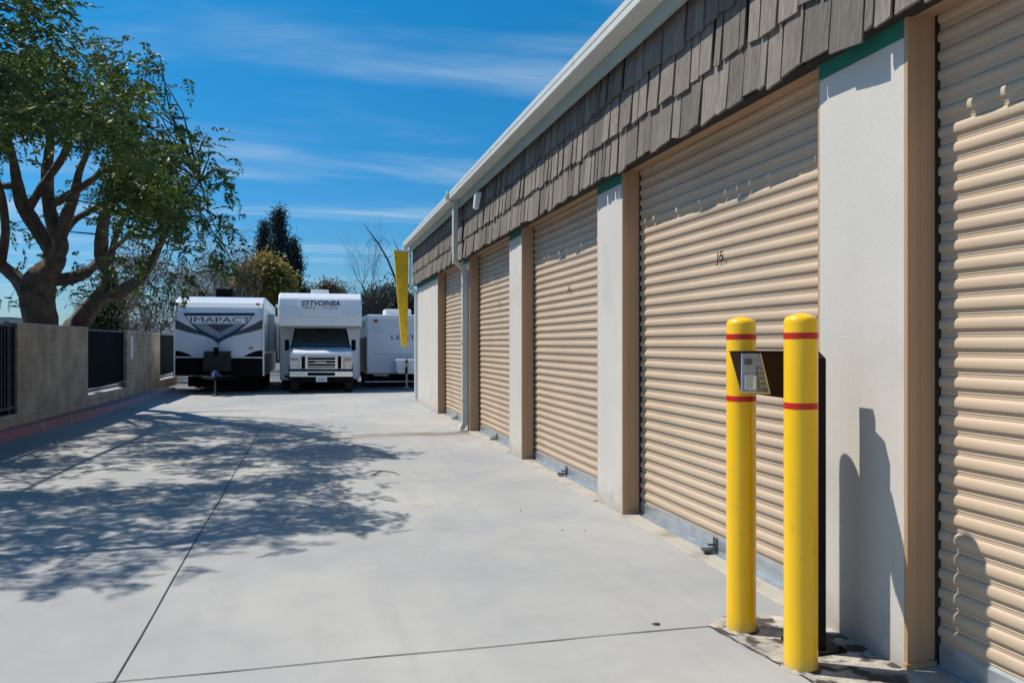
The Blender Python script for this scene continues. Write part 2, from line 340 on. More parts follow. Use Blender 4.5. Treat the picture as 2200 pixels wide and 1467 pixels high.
def joint(x0, y0, x1, y1, wd, name='expansion_joint'):
    d = Vector((x1 - x0, y1 - y0)).normalized(); n = Vector((-d.y, d.x)) * wd / 2; k = 40; a = []; c = []
    for i in range(k + 1):
        u = i / k; j = random.uniform(-.0015, .0015) + .004 * math.sin(i * .9)
        w_ = random.uniform(.75, 1.25); px, py = x0 + (x1 - x0) * u + n.x / wd * j * 2, y0 + (y1 - y0) * u + n.y / wd * j * 2
        a.append((px + n.x * w_, py + n.y * w_, .004)); c.append((px - n.x * w_, py - n.y * w_, .004))
    b = MB(); b.ring([a, c], cap=False, closed=False); return structure(b.build(name, M['joint']))
joint(-.84, -5, -.845, 14.4, .008); joint(-4.9, 3.83, 2.05, 3.685, .007); 
joint(2.05, 3.685, 2.16, 2.95, .010)
grid_sheet('broken_concrete_patch', M['rough_patch'], [(2.05, 3.69), (2.22, 3.80), (2.40, 3.78), (WX, 3.62), (WX, 2.955), (DX, 2.955), (DX, 2.62), (2.30, 2.62), (2.17, 2.95), (2.09, 3.35)], .003)
# kerb (painted red near the camera) and the strip behind it
kb = MB()
kb.ring([[(x, y, -.01), (x - .035, y, .125), (x - .06, y, .15), (x - .9, y, .15), (x - .9, y, -.01)] for x, y in KB])
structure(kb.build('kerb', M['kerb'], smooth=False))
# far hills
hb = MB(); prev = []
for r_, zf in ((900, 0), (1300, 1)):
    row = []
    for i in range(90):
        a = math.radians(-80 + i * 2)
        h = (26 + 12 * math.sin(i * .37) + 7 * math.sin(i * .9 + 1) + 3 * math.sin(i * 2.3)) * zf
        row.append((r_ * math.sin(a), r_ * math.cos(a), h - (1 if not zf else 0)))
    prev.append(row)
hb.ring(prev, cap=False, closed=False); structure(hb.build('far_hills', M['hill'], smooth=True))

# ---------------------------------------------------------------- storage building
B = thing('storage_building', (WX, 10, 0), 'long low storage building with tan roll-up doors, white piers and a grey shake fascia', 'building')
piers = [(-3.66, -3.04), (-.35, .27), (2.965, 3.585), (6.28, 6.89), (9.59, 10.24), (12.93, 13.50), (16.34, 19.66)]
for y0, y1 in piers:
    b = MB(); b.box(WX, WX + .55, y0, y1, -.02, 2.92); o = b.build('pier', M['stucco'], B, bevel=.008)
    b = MB(); b.box(WX, WX + .55, y0, y1, 2.921, 3.10); b.build('green_band', M['green_band'], B)
b = MB(); b.box(WX + .004, WX + .5, -3.6, 19.64, 3.045, 3.95); b.build('header', M['jamb'], B)
b = MB(); b.box(WX + .55, 12, -3.66, 19.66, -.02, 3.96); b.build('wall', M['stucco'], B)
bays = [(.27, 2.965), (3.585, 6.28), (6.89, 9.59), (10.24, 12.93), (13.50, 16.34), (-3.04, -.35)]
RIB = .0885
def curtain(y0, y1, z0, z1, jag):
    prof = [(0, 0), (.004, .05), (.0, .08), (0, .26), (.003, .285), (0, .31), (0, .46), (.006, .50), (.0135, .56), (.0165, .64), (.0165, .76), (.013, .84), (.005, .93), (0, .965)]
    prof = [(0, .0), (0, .16), (.003, .185), (0, .21), (0, .40), (.0075, .425), (.0118, .46), (.0135, .54), (.0140, .66), (.0125, .78), (.0085, .89), (.003, .965), (-.002, .985)]
    pts = []; z = z0
    while z < z1:
        for e, fz in prof:
            if z + fz * RIB < z1: pts.append((DX - e, z + fz * RIB))
        z += RIB
    b = MB(); ys = np.linspace(y0, y1, 9); rows = []
    for i, y in enumerate(ys):
        rows.append([(x + .004 * math.sin(y * 2.1 + zz_ * 1.3), y, zz_) for x, zz_ in pts])
    b.ring(rows, cap=False, closed=False); return b
for i, (y0, y1) in enumerate(bays):
    J = MB(); J.box(WX + .002, DX - .012, y1 - .014, y1 - .001, 0, 3.044)                      # far jamb, seen from the drive
    J.box(WX - .006, WX + .045, y1 - .022, y1 + .001, 0, 3.044)
    J.box(WX + .07, WX + .078, y1 - .0165, y1 - .013, 0.02, 3.0)
    J.box(WX - .012, DX - .02, y1 - .030, y1 - .0015, 0, .035)
    J.build('door_jamb', M['jamb'], B, bevel=.003)
    J = MB(); J.box(WX + .004, DX - .012, y0 + .001, y0 + .014, 0, 3.044); J.build('door_jamb', M['jamb'], B)
    J = MB(); J.box(WX - .004, DX - .012, y0 + .015, y1 - .015, 3.022, 3.0445); J.build('door_head', M['jamb'], B)
    door = curtain(y0 + .028, y1 - .027, .115, 3.06, i).build('roll_up_door', M['curtain'], B, smooth=True)
    part_label(door, ['tan corrugated roll-up door nearest the camera, cut by the frame', 'wide tan roll-up door with the number behind the bollards', 'tan roll-up door second beyond the bollards', 'tan roll-up door just before the downspout', 'farthest tan roll-up door partly behind the downspout', 'tan roll-up door behind the camera'][i])
    G = MB(); G.box(DX - .018, DX + .03, y1 - .029, y1 - .016, .0, 3.04); G.build('door_guide', M['guide'], door)
    G = MB(); G.box(DX - .032, DX + .03, y0 + .003, y0 + .030, .0, 3.04); G.build('door_guide', M['guide'], door)
    G = MB(); G.prism_y([(DX + .012, .012), (DX - .012, .012), (DX - .012, .108), (DX - .004, .122), (DX + .012, .122)], y0 + .03, y1 - .034)
    G.box(DX - .024, DX - .012, y0 + .03, y1 - .034, .012, .022); G.build('bottom_bar', M['galv'], door)
    ym = (y0 + y1) / 2 + .02
    G = MB(); G.box(DX - .02, DX - .012, ym - .03, ym + .03, .035, .115); G.box(DX - .075, DX - .012, ym - .009, ym + .009, .06, .073)
    G.prism_z([(DX - .13, ym - .05), (DX - .07, ym - .055), (DX - .02, ym - .03), (DX - .02, ym + .01), (DX - .12, ym + .02)], .028, .046)
    G.build('latch', M['steel_dark'], door, bevel=.003)
    G = MB(); G.box(DX - .05, DX + .01, y0 + .016, y1 - .016, -.01, .011); G.box(DX - .062, DX - .050, y0 + .016, y1 - .016, -.01, .018)
    G.build('threshold_rail', M['galv'], B)
    G = MB(); G.prism_y([(WX - .04, -.01), (WX - .04, .004), (WX - .025, .009), (DX - .063, .013), (DX - .063, -.01)], y0 + .0, y1 - .0); G.build('door_sill', M['apron'], B)
    if i in (0, 1, 2, 3):
        text('J' + str(4 + i), 'door_number', M['rv_black'], door, at_x([2300, 1546, 1222, 1072][i], [520, 555, 622, 655][i], DX - .022) if i else (DX - .022, 1.6, 2.2), (0, -1, 0), (0, 0, 1), .095, width=.10)
# shakes: three courses hung on a slightly leaning face
SX, SZ0, SZ1 = 2.575, 2.985, 3.90
b = MB(); b.box(SX + .004, WX + .02, -3.7, 19.70, 3.000, 3.93); b.build('fascia_backing', M['shake_back'], B)
def shakes(y0, y1):
    b = MB()
    for k in range(3):
        zb = SZ0 + k * .315; y = y0 - random.uniform(0, .1)
        while y < y1:
            r = random.random(); wd = random.uniform(.05, .085) if r < .22 else random.uniform(.10, .165) if r < .75 else random.uniform(.165, .24)
            ya, yb = max(y, y0), min(y + wd, y1); y += wd + random.choice([.010, .016, .020, .026, .034, .048] if k else [.006, .008, .010, .013, .018, .032])
            if yb - ya < .02: continue
            dz = random.gauss(0, .009) - (random.random() < .07) * random.uniform(.01, .03); tilt = random.gauss(0, .008); lift = .010 + abs(random.gauss(0, .007)); cup = random.uniform(-.004, .006)
            th = random.uniform(.008, .015); zt = zb + .315 + .05; x0 = SX - .010 - lift; xt = SX - .004
            n = 3; bot = []; 
            for q in range(n + 1):
                u = q / n; yy = ya + (yb - ya) * u; e = cup * 4 * u * (1 - u)
                zz_ = zb + dz + tilt * (u - .5) * 2 + random.uniform(-.002, .002)
                bot.append((x0 - th - e, yy + tilt * .4, zz_, x0 - e, xt - .003 - e * .2, yy))
            for q in range(n):
                A, C = bot[q], bot[q + 1]
                pass
            v0 = len(b.v)
            for A in bot:
                b.v += [(A[0], A[1], A[2]), (A[3] + .006, A[1], A[2]), (A[4] - .002, A[5], zt), (A[4] + .004, A[5], zt)]
            for q in range(n):
                a = v0 + q * 4; c = a + 4
                b.f += [(a, c, c + 2, a + 2), (a, a + 1, c + 1, c)]
            b.f += [(v0, v0 + 2, v0 + 3, v0 + 1), (v0 + n * 4, v0 + n * 4 + 1, v0 + n * 4 + 3, v0 + n * 4 + 2)]
    return b
shakes(-3.68, 12.98).build('shake_fascia', M['shake'], B)
shakes(13.12, 19.70).build('shake_fascia', M['shake'], B)
# end return of the shakes
b = MB(); b.box(SX - .03, WX + .3, 19.66, 19.71, 2.99, 3.93); b.build('fascia_return', M['shake_back'], B)
# drip strips beneath the shakes
b = MB(); b.prism_y([(SX + .025, 3.036), (WX + .003, 3.036), (WX + .003, 3.05), (SX + .025, 3.05)], -3.68, 19.68); b.build('drip_strip', M['gutter'], B)
# soffit, fascia board, gutter
b = MB(); b.box(2.464, 2.502, -3.7, 19.70, 3.848, 4.035); b.build('fascia_board', M['fascia'], B, bevel=.003)
b = MB(); b.box(2.503, WX + .2, -3.7, 19.70, 3.931, 4.025); b.build('soffit', M['fascia'], B)
gp = [(2.462, 3.971), (2.312, 3.970), (2.305, 3.977), (2.305, 4.030), (2.300, 4.040), (2.300, 4.092), (2.306, 4.099), (2.318, 4.099), (2.318, 4.092), (2.310, 4.088), (2.312, 4.036), (2.318, 4.025), (2.318, 3.982), (2.462, 3.983)]
for ya, yb in ((-3.7, 13.08), (13.10, 19.72)):
    b = MB(); b.prism_y(gp, ya, yb); b.build('gutter', M['gutter'], B, bevel=.002)
for y in (13.09, 6.6, 9.9, 16.4):
    b = MB(); b.prism_y([(x - .003 if x < 2.4 else x, z - .003 if z < 4.02 else z) for x, z in gp], y - .02, y + .02); b.build('gutter_strap', M['gutter'], B)
b = MB(); b.prism_y([(2.455, 4.037), (2.455, 4.075), (7, 4.42), (12.05, 4.11), (12.05, 4.0), (2.7, 4.026), (2.7, 4.037)], -3.72, 19.72); b.build('roof', M['roof'], B)
# conductor head and downspout
dsp = MB()
dsp.box(2.385, 2.463, 13.02, 13.16, 2.93, 3.95)
dsp.hexa([(2.545, 13.03, 2.78), (2.65, 13.03, 2.78), (2.65, 13.15, 2.78), (2.545, 13.15, 2.78), (2.385, 13.02, 2.93), (2.463, 13.02, 2.93), (2.463, 13.16, 2.93), (2.385, 13.16, 2.93)])
dsp.box(2.545, 2.65, 13.03, 13.15, .14, 2.78)
dsp.hexa([(2.49, 13.03, .03), (2.57, 13.03, .02), (2.57, 13.15, .02), (2.49, 13.15, .03), (2.545, 13.03, .14), (2.65, 13.03, .14), (2.65, 13.15, .14), (2.545, 13.15, .14)])
ds = dsp.build('downspout', M['downspout'], B, bevel=.004)
b = MB(); b.prism_y([(2.280, 4.02), (2.280, 4.13), (2.46, 4.13), (2.46, 3.93), (2.315, 3.93)], 13.0, 13.18)
for z in (4.03, 4.07): b.box(2.270, 2.463, 12.994, 13.186, z, z + .012)
b.build('conductor_head', M['downspout'], ds, bevel=.003)
for z in (.5, 1.5, 2.5):
    b = MB(); b.box(2.540, 2.654, 13.024, 13.156, z, z + .03); b.build('downspout_strap', M['galv'], ds)
b = MB(); b.box(2.585, 2.65, 19.60, 19.665, .1, 2.80); b.hexa([(2.585, 19.60, 2.80), (2.65, 19.60, 2.80), (2.65, 19.665, 2.80), (2.585, 19.665, 2.80), (2.46, 19.715, 3.02), (2.52, 19.715, 3.02), (2.52, 19.78, 3.02), (2.46, 19.78, 3.02)])
b.box(2.46, 2.52, 19.715, 19.78, 3.02, 3.969)
part_label(b.build('downspout', M['rv_edge'], B, bevel=.003), 'thin white downspout on the far corner')

# floodlight on the shakes
FL = thing('wall_lamp', (2.53, 11.45, 3.7), 'small white floodlight hanging on the shake fascia just before the downspout', 'lamp')
b = MB(); b.hexa([(2.405, 11.39, 3.56), (2.47, 11.39, 3.545), (2.47, 11.49, 3.545), (2.405, 11.49, 3.56), (2.43, 11.375, 3.79), (2.52, 11.375, 3.80), (2.52, 11.505, 3.80), (2.43, 11.505, 3.79)]); b.build('lamp_housing', M['rv_edge'], FL, bevel=.008)
b = MB(); b.tube([(2.475, 11.44, 3.79), (2.48, 11.44, 3.86), (2.55, 11.44, 3.90)], .010, 6); b.build('bracket', M['galv'], FL)
b = MB(); b.poly([(2.404, 11.40, 3.575), (2.404, 11.48, 3.575), (2.424, 11.49, 3.77), (2.424, 11.39, 3.77)]); b.build('lens', M['paper'], FL)

# hanging yellow clearance marker at the far eave corner
p = [at_y(846, 541, 19.95), at_y(877, 541, 19.95), at_y(875, 742, 19.95), at_y(864, 745, 19.95), at_y(862, 735, 19.95)]
YM = thing('clearance_marker', (2.28, 19.95, 3.95), 'tapered yellow marker hanging from the far end of the gutter', 'marker')
b = MB(); b.prism_y([(q.x, q.z) for q in p], 19.90, 20.0); b.build('tapered_panel', M['old_yellow'], YM, bevel=.006)
b = MB(); b.box(p[0].x - .01, p[1].x + .02, 19.88, 20.02, p[0].z + .001, p[0].z + .04); b.box(2.33, 2.42, 19.722, 19.9, 3.93, 3.969); b.build('hanger', M['gutter'], YM)

# ---------------------------------------------------------------- bollards and keypad
def bollard(x, y, label):
    T = thing('bollard', (x, y, 0), label, 'bollard', 'yellow bollards around the keypad')
    R = .0757; prof = [(R * 1.005, .0), (R, .006)] + [(R, z) for z in (.3, .6, .9, 1.2)] + [(R, 1.600)]
    prof += [(R - .026 + .026 * math.cos(a), 1.600 + .031 * math.sin(a)) for a in np.linspace(0, math.pi / 2, 7)][1:] + [(.038, 1.637), (.02, 1.641), (.001, 1.643)]
    b = MB(); b.lathe(prof, x, y, 64); b.build('sleeve', M['yellow'], T, smooth=True)
    for z in (1.538, 1.216):
        b = MB(); b.lathe([(R - .001, z - .015), (R + .0012, z - .014), (R + .0012, z + .014), (R - .001, z + .015)], x, y, 64); b.build('reflective_stripe', M['red_tape'], T, smooth=True)
    b = MB(); n = 28; ri = []
    for rr, zz_ in ((R - .004, .012), (R + .010, .008), (R + .022, .001)):
        ri.append([(x + (rr + random.uniform(-.004, .004)) * math.cos(2 * math.pi * j / n), y + (rr + random.uniform(-.004, .004)) * math.sin(2 * math.pi * j / n), zz_) for j in range(n)])
    b.ring(ri, cap=False); b.build('grout_collar', M['rough_patch'], T, smooth=True)
    return T
b1 = bollard(2.205, 3.109, 'nearer yellow bollard with two red stripes, standing in front of the keypad post')
b2 = b1.copy(); COL.objects.link(b2); b2.location = (2.194, 3.601, 0); b2['label'] = 'farther yellow bollard with two red stripes, partly covered by the keypad box'
for ch in list(b1.children):
    c = ch.copy(); COL.objects.link(c); c.parent = b2
K = thing('keypad_pedestal', (2.42, 3.30, 0), 'black gate keypad pedestal with hooded box between the two yellow bollards', 'keypad')
b = MB(); b.hexa([(2.365, 3.225, .012), (2.430, 3.225, .012), (2.430, 3.402, .012), (2.365, 3.402, .012), (2.365, 3.225, 1.43), (2.430, 3.225, 1.43), (2.430, 3.402, 1.545), (2.365, 3.402, 1.545)])
b.box(2.404, 2.436, 3.30, 3.40, 1.50, 1.568); b.box(2.26, 2.366, 3.31, 3.36, 1.36, 1.42)
b.build('post', M['black'], K, bevel=.004)
b = MB(); b.box(2.31, 2.52, 3.19, 3.42, .004, .018)
for x, y in ((2.33, 3.21), (2.50, 3.21), (2.33, 3.40), (2.50, 3.40)): b.lathe([(.012, .018), (.012, .032), (.001, .034)], x, y, 8)
b.build('base_plate', M['black'], K)
def kp(px, py, Y=3.29): q = at_y(px, py, Y); return (q.x, q.z)
tl, tr, br_, bl = kp(1568, 757), (2.27, 1.455), (2.27, 1.235), kp(1592, 844)
fl = kp(1594, 757); f0 = kp(1594, 843)
b = MB(); b.hexa([(fl[0], 3.292, f0[1]), (2.27, 3.292, 1.232), (2.27, 3.305, 1.232), (fl[0], 3.298, f0[1]), (fl[0], 3.292, 1.4605), (2.27, 3.292, 1.4605), (2.27, 3.40, 1.4605), (fl[0], 3.402, 1.4605)]); b.build('box', M['brown_box'], K)
b = MB(); b.box(fl[0] - .003, 2.273, 3.272, 3.404, 1.461, 1.466); b.build('hood', M['black'], K)
def plate(name, m, pts, y, th=.003, par=None):
    b = MB(); b.prism_y([kp(x, z_, y) for x, z_ in pts], y, y + th); return b.build(name, m, par or K)
fp = plate('face_plate', M['sticker'], [(1594.5, 759), (1634, 759), (1655, 846), (1593.5, 842)], 3.282, .008)
plate('steel_trim', M['galv'], [(1632.5, 759), (1634.8, 759), (1656, 847), (1593.5, 843.3), (1593.5, 841), (1652.5, 844)], 3.279, .003, fp)
plate('button_panel', M['slate'], [(1625, 785), (1637, 789), (1650, 842), (1626, 839)], 3.2785, .003, fp)
plate('display', M['ink'], [(1601, 771), (1616, 771), (1616, 783), (1601, 783)], 3.279, .002, fp)
plate('notice', M['paper'], [(1600, 806), (1625, 807), (1625, 837), (1600, 836)], 3.2785, .003, fp)
b = MB()
for i in range(7):
    y_ = 809 + i * 3.8; b.prism_y([kp(1603, y_, 3.277), kp(1603 + random.uniform(13, 20), y_ + .3, 3.277), kp(1603 + 14, y_ + 1.5, 3.277), kp(1603, y_ + 1.4, 3.277)], 3.2775, 3.2784)
b.build('notice_lines', M['ink'], fp)
b = MB()
for i in range(3):
    for j in range(4):
        x, y_ = 1629 + i * 5 + j * 1.5, 793 + j * 11; b.prism_y([kp(x, y_, 3.277), kp(x + 3.4, y_ + .2, 3.277), kp(x + 3.6, y_ + 7, 3.277), kp(x + .6, y_ + 7, 3.277)], 3.2765, 3.2784)
b.build('key', M['decal_silver'], fp)

# ---------------------------------------------------------------- block wall with fence openings on the left
def LX(Y): return -4.68 + (Y - 13.6) * .0216
def wall_seg(y0, y1, z1, label, cap=True):
    T = thing('block_wall', (LX(y0), y0, .14), label, 'wall', 'block wall sections along the red kerb')
    b = MB(); b.hexa([(LX(y0), y0, .12), (LX(y1), y1, .12), (LX(y1) - .2, y1, .12), (LX(y0) - .2, y0, .12), (LX(y0), y0, z1), (LX(y1), y1, z1), (LX(y1) - .2, y1, z1), (LX(y0) - .2, y0, z1)])
    b.build('masonry', M['block'], T, bevel=.006)
    b = MB(); e = .006; b.hexa([(LX(y0) + e, y0 - e, z1 + .001), (LX(y1) + e, y1 + e, z1 + .001), (LX(y1) - .2 - e, y1 + e, z1 + .001), (LX(y0) - .2 - e, y0 - e, z1 + .001), (LX(y0) + e, y0 - e, z1 + .022), (LX(y1) + e, y1 + e, z1 + .022), (LX(y1) - .2 - e, y1 + e, z1 + .022), (LX(y0) - .2 - e, y0 - e, z1 + .022)])
    b.build('wall_cap', M['cap'], T, bevel=.004)
    return T
wall_seg(14.32, 18.16, 1.835, 'tall tan block wall section nearest, in front of the big tree trunk')
wall_seg(21.46, 25.4, 1.82, 'tall tan block wall section with a white strip, second along the kerb')
wall_seg(18.17, 21.45, .37, 'low block wall under the dark privacy screen')
wall_seg(25.41, 28.2, .37, 'low block wall beneath the screen beside the trailer')
wall_seg(9.4, 14.31, .33, 'low block wall beneath the black bar fence at the left edge')
def fence(y0, y1, kind, label):
    T = thing('fence_panel', (LX(y0) - .1, y0, .4), label, 'fence')
    o = .10 if kind == 'screen' else .045
    if kind == 'screen':
        b = MB(); n = 14; rows = []
        for i in range(n + 1):
            y = y0 + .04 + (y1 - y0 - .08) * i / n; rows.append([(LX(y) - o - .02 + .008 * math.sin(i * 1.7), y, .52), (LX(y) - o - .02 + .012 * math.sin(i * 1.1), y, 1.2), (LX(y) - o - .02, y, 1.80)])
        b.ring(rows, cap=False, closed=False); b.build('privacy_cloth', M['screen'], T, smooth=True)
        for zz_ in (.47, 1.80):
            b = MB(); b.tube([(LX(y0) - o, y0 + .005, zz_), (LX(y1) - o, y1 - .005, zz_)], .022, 8); b.build('rail', M['bar'], T)
        b = MB(); b.tube([(LX(y0) - o + .04, y0 + .005, .50), (LX(y1) - o + .04, y1 - .005, .56)], .012, 6); b.build('tension_rod', M['galv'], T)
    else:
        for zz_ in (.46, 1.80):
            b = MB(); b.hexa([(LX(y0) - o - .02, y0 + .003, zz_ - .02), (LX(y1) - o - .02, y1 - .003, zz_ - .02), (LX(y1) - o + .02, y1 - .003, zz_ - .02), (LX(y0) - o + .02, y0 + .003, zz_ - .02), (LX(y0) - o - .02, y0 + .003, zz_ + .02), (LX(y1) - o - .02, y1 - .003, zz_ + .02), (LX(y1) - o + .02, y1 - .003, zz_ + .02), (LX(y0) - o + .02, y0 + .003, zz_ + .02)]); b.build('rail', M['iron'], T)
        y = y1 - .14
        while y > y0 + .1:
            b = MB(); b.box(LX(y) - o - .01, LX(y) - o + .01, y - .01, y + .01, .48, 1.78); b.build('bar', M['bar'], T); y -= .125
        b = MB(); b.hexa([(LX(y0) - .13, y0 + .05, .34), (LX(y1) - .13, y1 - .005, .34), (LX(y1) - .12, y1 - .005, .34), (LX(y0) - .12, y0 + .05, .34), (LX(y0) - .13, y0 + .05, 1.80), (LX(y1) - .13, y1 - .005, 1.80), (LX(y1) - .12, y1 - .005, 1.80), (LX(y0) - .12, y0 + .05, 1.80)]); b.build('backing_sheet', M['screen'], T)
    for y in (y0 + .03, y1 - .03):
        b = MB(); b.box(LX(y) - o - .025, LX(y) - o + .025, y - .025, y + .025, .36, 1.835); b.build('post', M['iron'], T)
    return T
fence(18.18, 21.44, 'screen', 'black privacy screen fence between the two tall block wall sections')
fence(25.42, 28.18, 'screen', 'black privacy screen fence beside the left side of the striped trailer')
fence(9.6, 14.30, 'bars', 'black iron bar fence at the left edge of the picture')
q = at_x(282, 740, LX(21.9) + .01)
S = MB(); S.box(LX(21.85) + .001, LX(21.85) + .012, 21.78, 22.02, 1.12, 1.70); o = S.build('wall_sign', M['paper']); tag(o, 'narrow white vertical sign on the second tall block wall section', 'sign')

# ---------------------------------------------------------------- wheels
def wheel(parent, x, y, r, wd, hub=True):
    b = MB(); n = 28; prof = [(-wd / 2, r * .62), (-wd / 2, r * .93), (-wd * .38, r), (wd * .38, r), (wd / 2, r * .93), (wd / 2, r * .62)]
    b.ring([[(x + e, y + rr * math.cos(2 * math.pi * j / n), r + rr * math.sin(2 * math.pi * j / n)) for j in range(n)] for e, rr in prof], cap=False)
    wh = b.build('wheel', M['tyre'], parent, smooth=True)
    b = MB(); b.ring([[(x + e, y + rr * math.cos(2 * math.pi * j / n), r + rr * math.sin(2 * math.pi * j / n)) for j in range(n)] for e, rr in ((-wd * .42, r * .64), (-wd * .3, r * .5), (wd * .3, r * .5), (wd * .42, r * .64))]); b.build('rim', M['galv'], wh, smooth=True)

# ---------------------------------------------------------------- travel trailer on the left (bold V-shaped decal)
TY = 24.6
TT = thing('travel_trailer', (-2.63, TY, 0), 'white travel trailer with a grey V-shaped emblem and dark propane cover on its nose', 'trailer')
x0, x1 = -3.91, -1.35
prof = [(TY, .53), (TY, 2.47), (TY + .05, 2.60), (TY + .16, 2.74), (TY + .36, 2.86), (TY + .7, 2.95), (TY + 1.4, 2.99), (TY + 7.8, 2.99), (TY + 7.8, .53)]
b = MB(); b.prism_x(prof, x0, x1); b.build('body', M['rv_grey'], TT, bevel=.07, seg=4, ang=30)
def tp(px, py, Y=TY): q = at_y(px, py, Y); return (q.x, q.z)
def decal(name, m, pts, Y, th=.004, par=None, parent=None):
    b = MB(); b.prism_y([tp(x, y_, Y) for x, y_ in pts], Y - th, Y); return b.build(name, m, parent or par)
decal('lower_panel', M['rv_black'], [(376, 768), (566, 769), (566, 808), (376, 806)], TY - .003, .03, TT)
decal('trim_strip', M['rv_edge'], [(376, 766.0), (566, 767.0), (566, 769.2), (376, 768.2)], TY - .034, .012, TT)
for a_, c_ in ((373.6, 376.6), (564.5, 568)):
    b = MB(); p0, p1 = tp(a_, 690), tp(c_, 690); b.box(p0[0], p1[0], TY - .05, TY + .03, .53, 2.45); b.build('corner_trim', M['rv_edge'], TT, bevel=.008)
D = lambda n, m, pts, k=0: decal(n, M[m], pts, TY - .002 - k * .004, .003, TT)
D('side_stripe', 'decal_grey', [(377, 686), (377, 706), (400, 713), (440, 722), (462, 731), (467, 733), (440, 717), (400, 698)])
D('side_stripe', 'decal_grey', [(564, 687), (564, 706), (540, 713), (500, 722), (476, 732), (471, 734), (500, 717), (540, 699)])
D('lower_swoosh', 'rv_black', [(377, 753), (390, 755), (404, 760), (414, 766), (377, 766)])
D('lower_swoosh', 'rv_black', [(564, 752), (550, 754), (534, 760), (522, 766), (564, 767)])
D('emblem_shield', 'decal_silver', [(409, 695), (530, 695), (513, 710), (490, 722), (469, 737), (448, 722), (426, 711)], 1)
D('emblem_outline', 'decal_blue', [(393.5, 672.5), (548, 672.5), (546, 678), (397, 678)], 1)
D('emblem_outline', 'decal_blue', [(394, 673), (410, 696), (426, 711), (448, 723), (469, 738), (469, 730), (452, 719), (430, 707), (414, 695), (400, 677)], 2)
D('emblem_outline', 'decal_blue', [(547, 673), (531, 696), (513, 711), (490, 723), (469, 738), (469, 730), (487, 719), (508, 707), (526, 695), (541, 677)], 3)
D('emblem_bar', 'rv_white', [(400, 679), (541, 679), (529, 695), (411, 695)], 4)
D('emblem_chevron', 'decal_grey', [(444, 697), (505, 697), (471, 714)], 4)
D('emblem_chevron', 'decal_blue', [(452, 716), (471, 727), (490, 716), (471, 732)], 5)
D('emblem_line', 'decal_blue', [(468.3, 735), (470, 735), (469.5, 748), (468.8, 748)], 6)
q0, q1 = tp(408, 687), tp(540, 687)
text('IMAPACT', 'lettering', M['decal_blue'], TT, ((q0[0] + q1[0]) / 2, TY - .028, tp(470, 687.2)[1]), (1, 0, 0), (0, 0, 1), .165, width=(q1[0] - q0[0]) * .98)
for pts in ([(385, 655), (398, 655), (398, 658.5), (385, 658.5)], [(387, 650.5), (395, 650.5), (395, 653), (387, 653)], [(550, 651), (558, 651), (558, 656), (550, 656)], [(534.5, 745.5), (544, 745.5), (544, 750), (534.5, 750)]):
    p_ = [tp(x, y_) for x, y_ in pts]; yy = TY if p_[0][1] < 2.47 else TY + .06
    b = MB(); b.prism_y(p_, yy - .03, yy + .02); b.build('marker_lamp', M['amber'], TT, bevel=.005)
# propane cover, tongue, coupler, jack
b = MB(); pc = [tp(438, 797, 24.1), tp(439, 753.5, 24.1), tp(494, 753.5, 24.1), tp(496, 797, 24.1)]
b.prism_y(pc, 23.95, 24.45); b.build('propane_cover', M['cover_grey'], TT, bevel=.03, seg=3)
b = MB(); a_, c_ = tp(459, 746, 24.0), tp(469, 757, 24.0); b.box(a_[0], c_[0], 23.95, 24.1, c_[1] - .1, a_[1]); b.build('jack_head', M['rv_black'], TT, bevel=.01)
b = MB(); tj = tp(462, 800, 23.45)
for xs in (x0 + .45, x1 - .45): b.tube([(xs, TY + .3, .50), ((xs + tj[0]) / 2, 24.1, .50), (tj[0], 23.42, .50)], .045, 6)
b.tube([(x0 + .9, 24.2, .50), (x1 - .9, 24.2, .50)], .03, 6); b.build('tongue', M['rv_black'], TT)
b = MB(); jx = tp(462, 800, 23.55)[0]; b.tube([(jx, 23.55, .06), (jx, 23.55, .75)], .028, 8); b.lathe([(.09, .0), (.09, .03), (.03, .05), (.03, .08)], jx, 23.55, 12); b.build('jack_post', M['steel_dark'], TT)
b = MB(); b.tube([(jx - .06, 23.38, .55), (jx, 23.30, .60), (jx + .02, 23.36, .72)], [.05, .055, .03], 8); b.box(jx - .1, jx + .1, 23.4, 23.5, .6, .72); b.tube([(jx, 23.4, .74), (jx + .17, 23.45, .60)], .02, 6); b.build('coupler', M['blue_coupler'], TT)
for y in (28.4, 29.2):
    for xs in (x0 + .18, x1 - .18): wheel(TT, xs, y, .34, .22)
b = MB(); b.box(x0 + .25, x1 - .25, TY + 1.0, TY + 7.6, .18, .529); b.build('undercarriage_shade', M['rv_black'], TT)  # black undercarriage box, added to darken the space under the trailer
b = MB(); a_, c_ = tp(466, 621, 26.2), tp(502, 632, 26.2); b.box(a_[0], c_[0], 25.9, 26.7, 2.98, a_[1]); b.build('air_conditioner', M['rv_black'], TT, bevel=.03)
b = MB(); a_, c_ = tp(503, 619, 27), tp(524, 622, 27); b.box(a_[0], c_[0], 26.8, 27.3, c_[1], a_[1]); b.box((a_[0] + c_[0]) / 2 - .1, (a_[0] + c_[0]) / 2 + .1, 26.95, 27.15, 2.98, c_[1]); b.build('roof_vent', M['decal_grey'], TT)
b = MB(); a_, c_ = tp(428, 628, 25.8), tp(440, 632, 25.8); b.box(a_[0], c_[0], 25.7, 26.0, 2.95, a_[1]); b.build('roof_vent', M['rv_black'], TT)
# its right-hand side: slide-out and a dark band
b = MB(); b.box(x1 + .001, x1 + .20, 27.0, 30.0, 1.25, 2.5); b.build('slide_out', M['decal_silver'], TT, bevel=.02)
b = MB(); b.box(x1 + .001, x1 + .01, TY + .1, TY + 7.7, .53, 1.2); b.build('side_band', M['decal_grey'], TT)

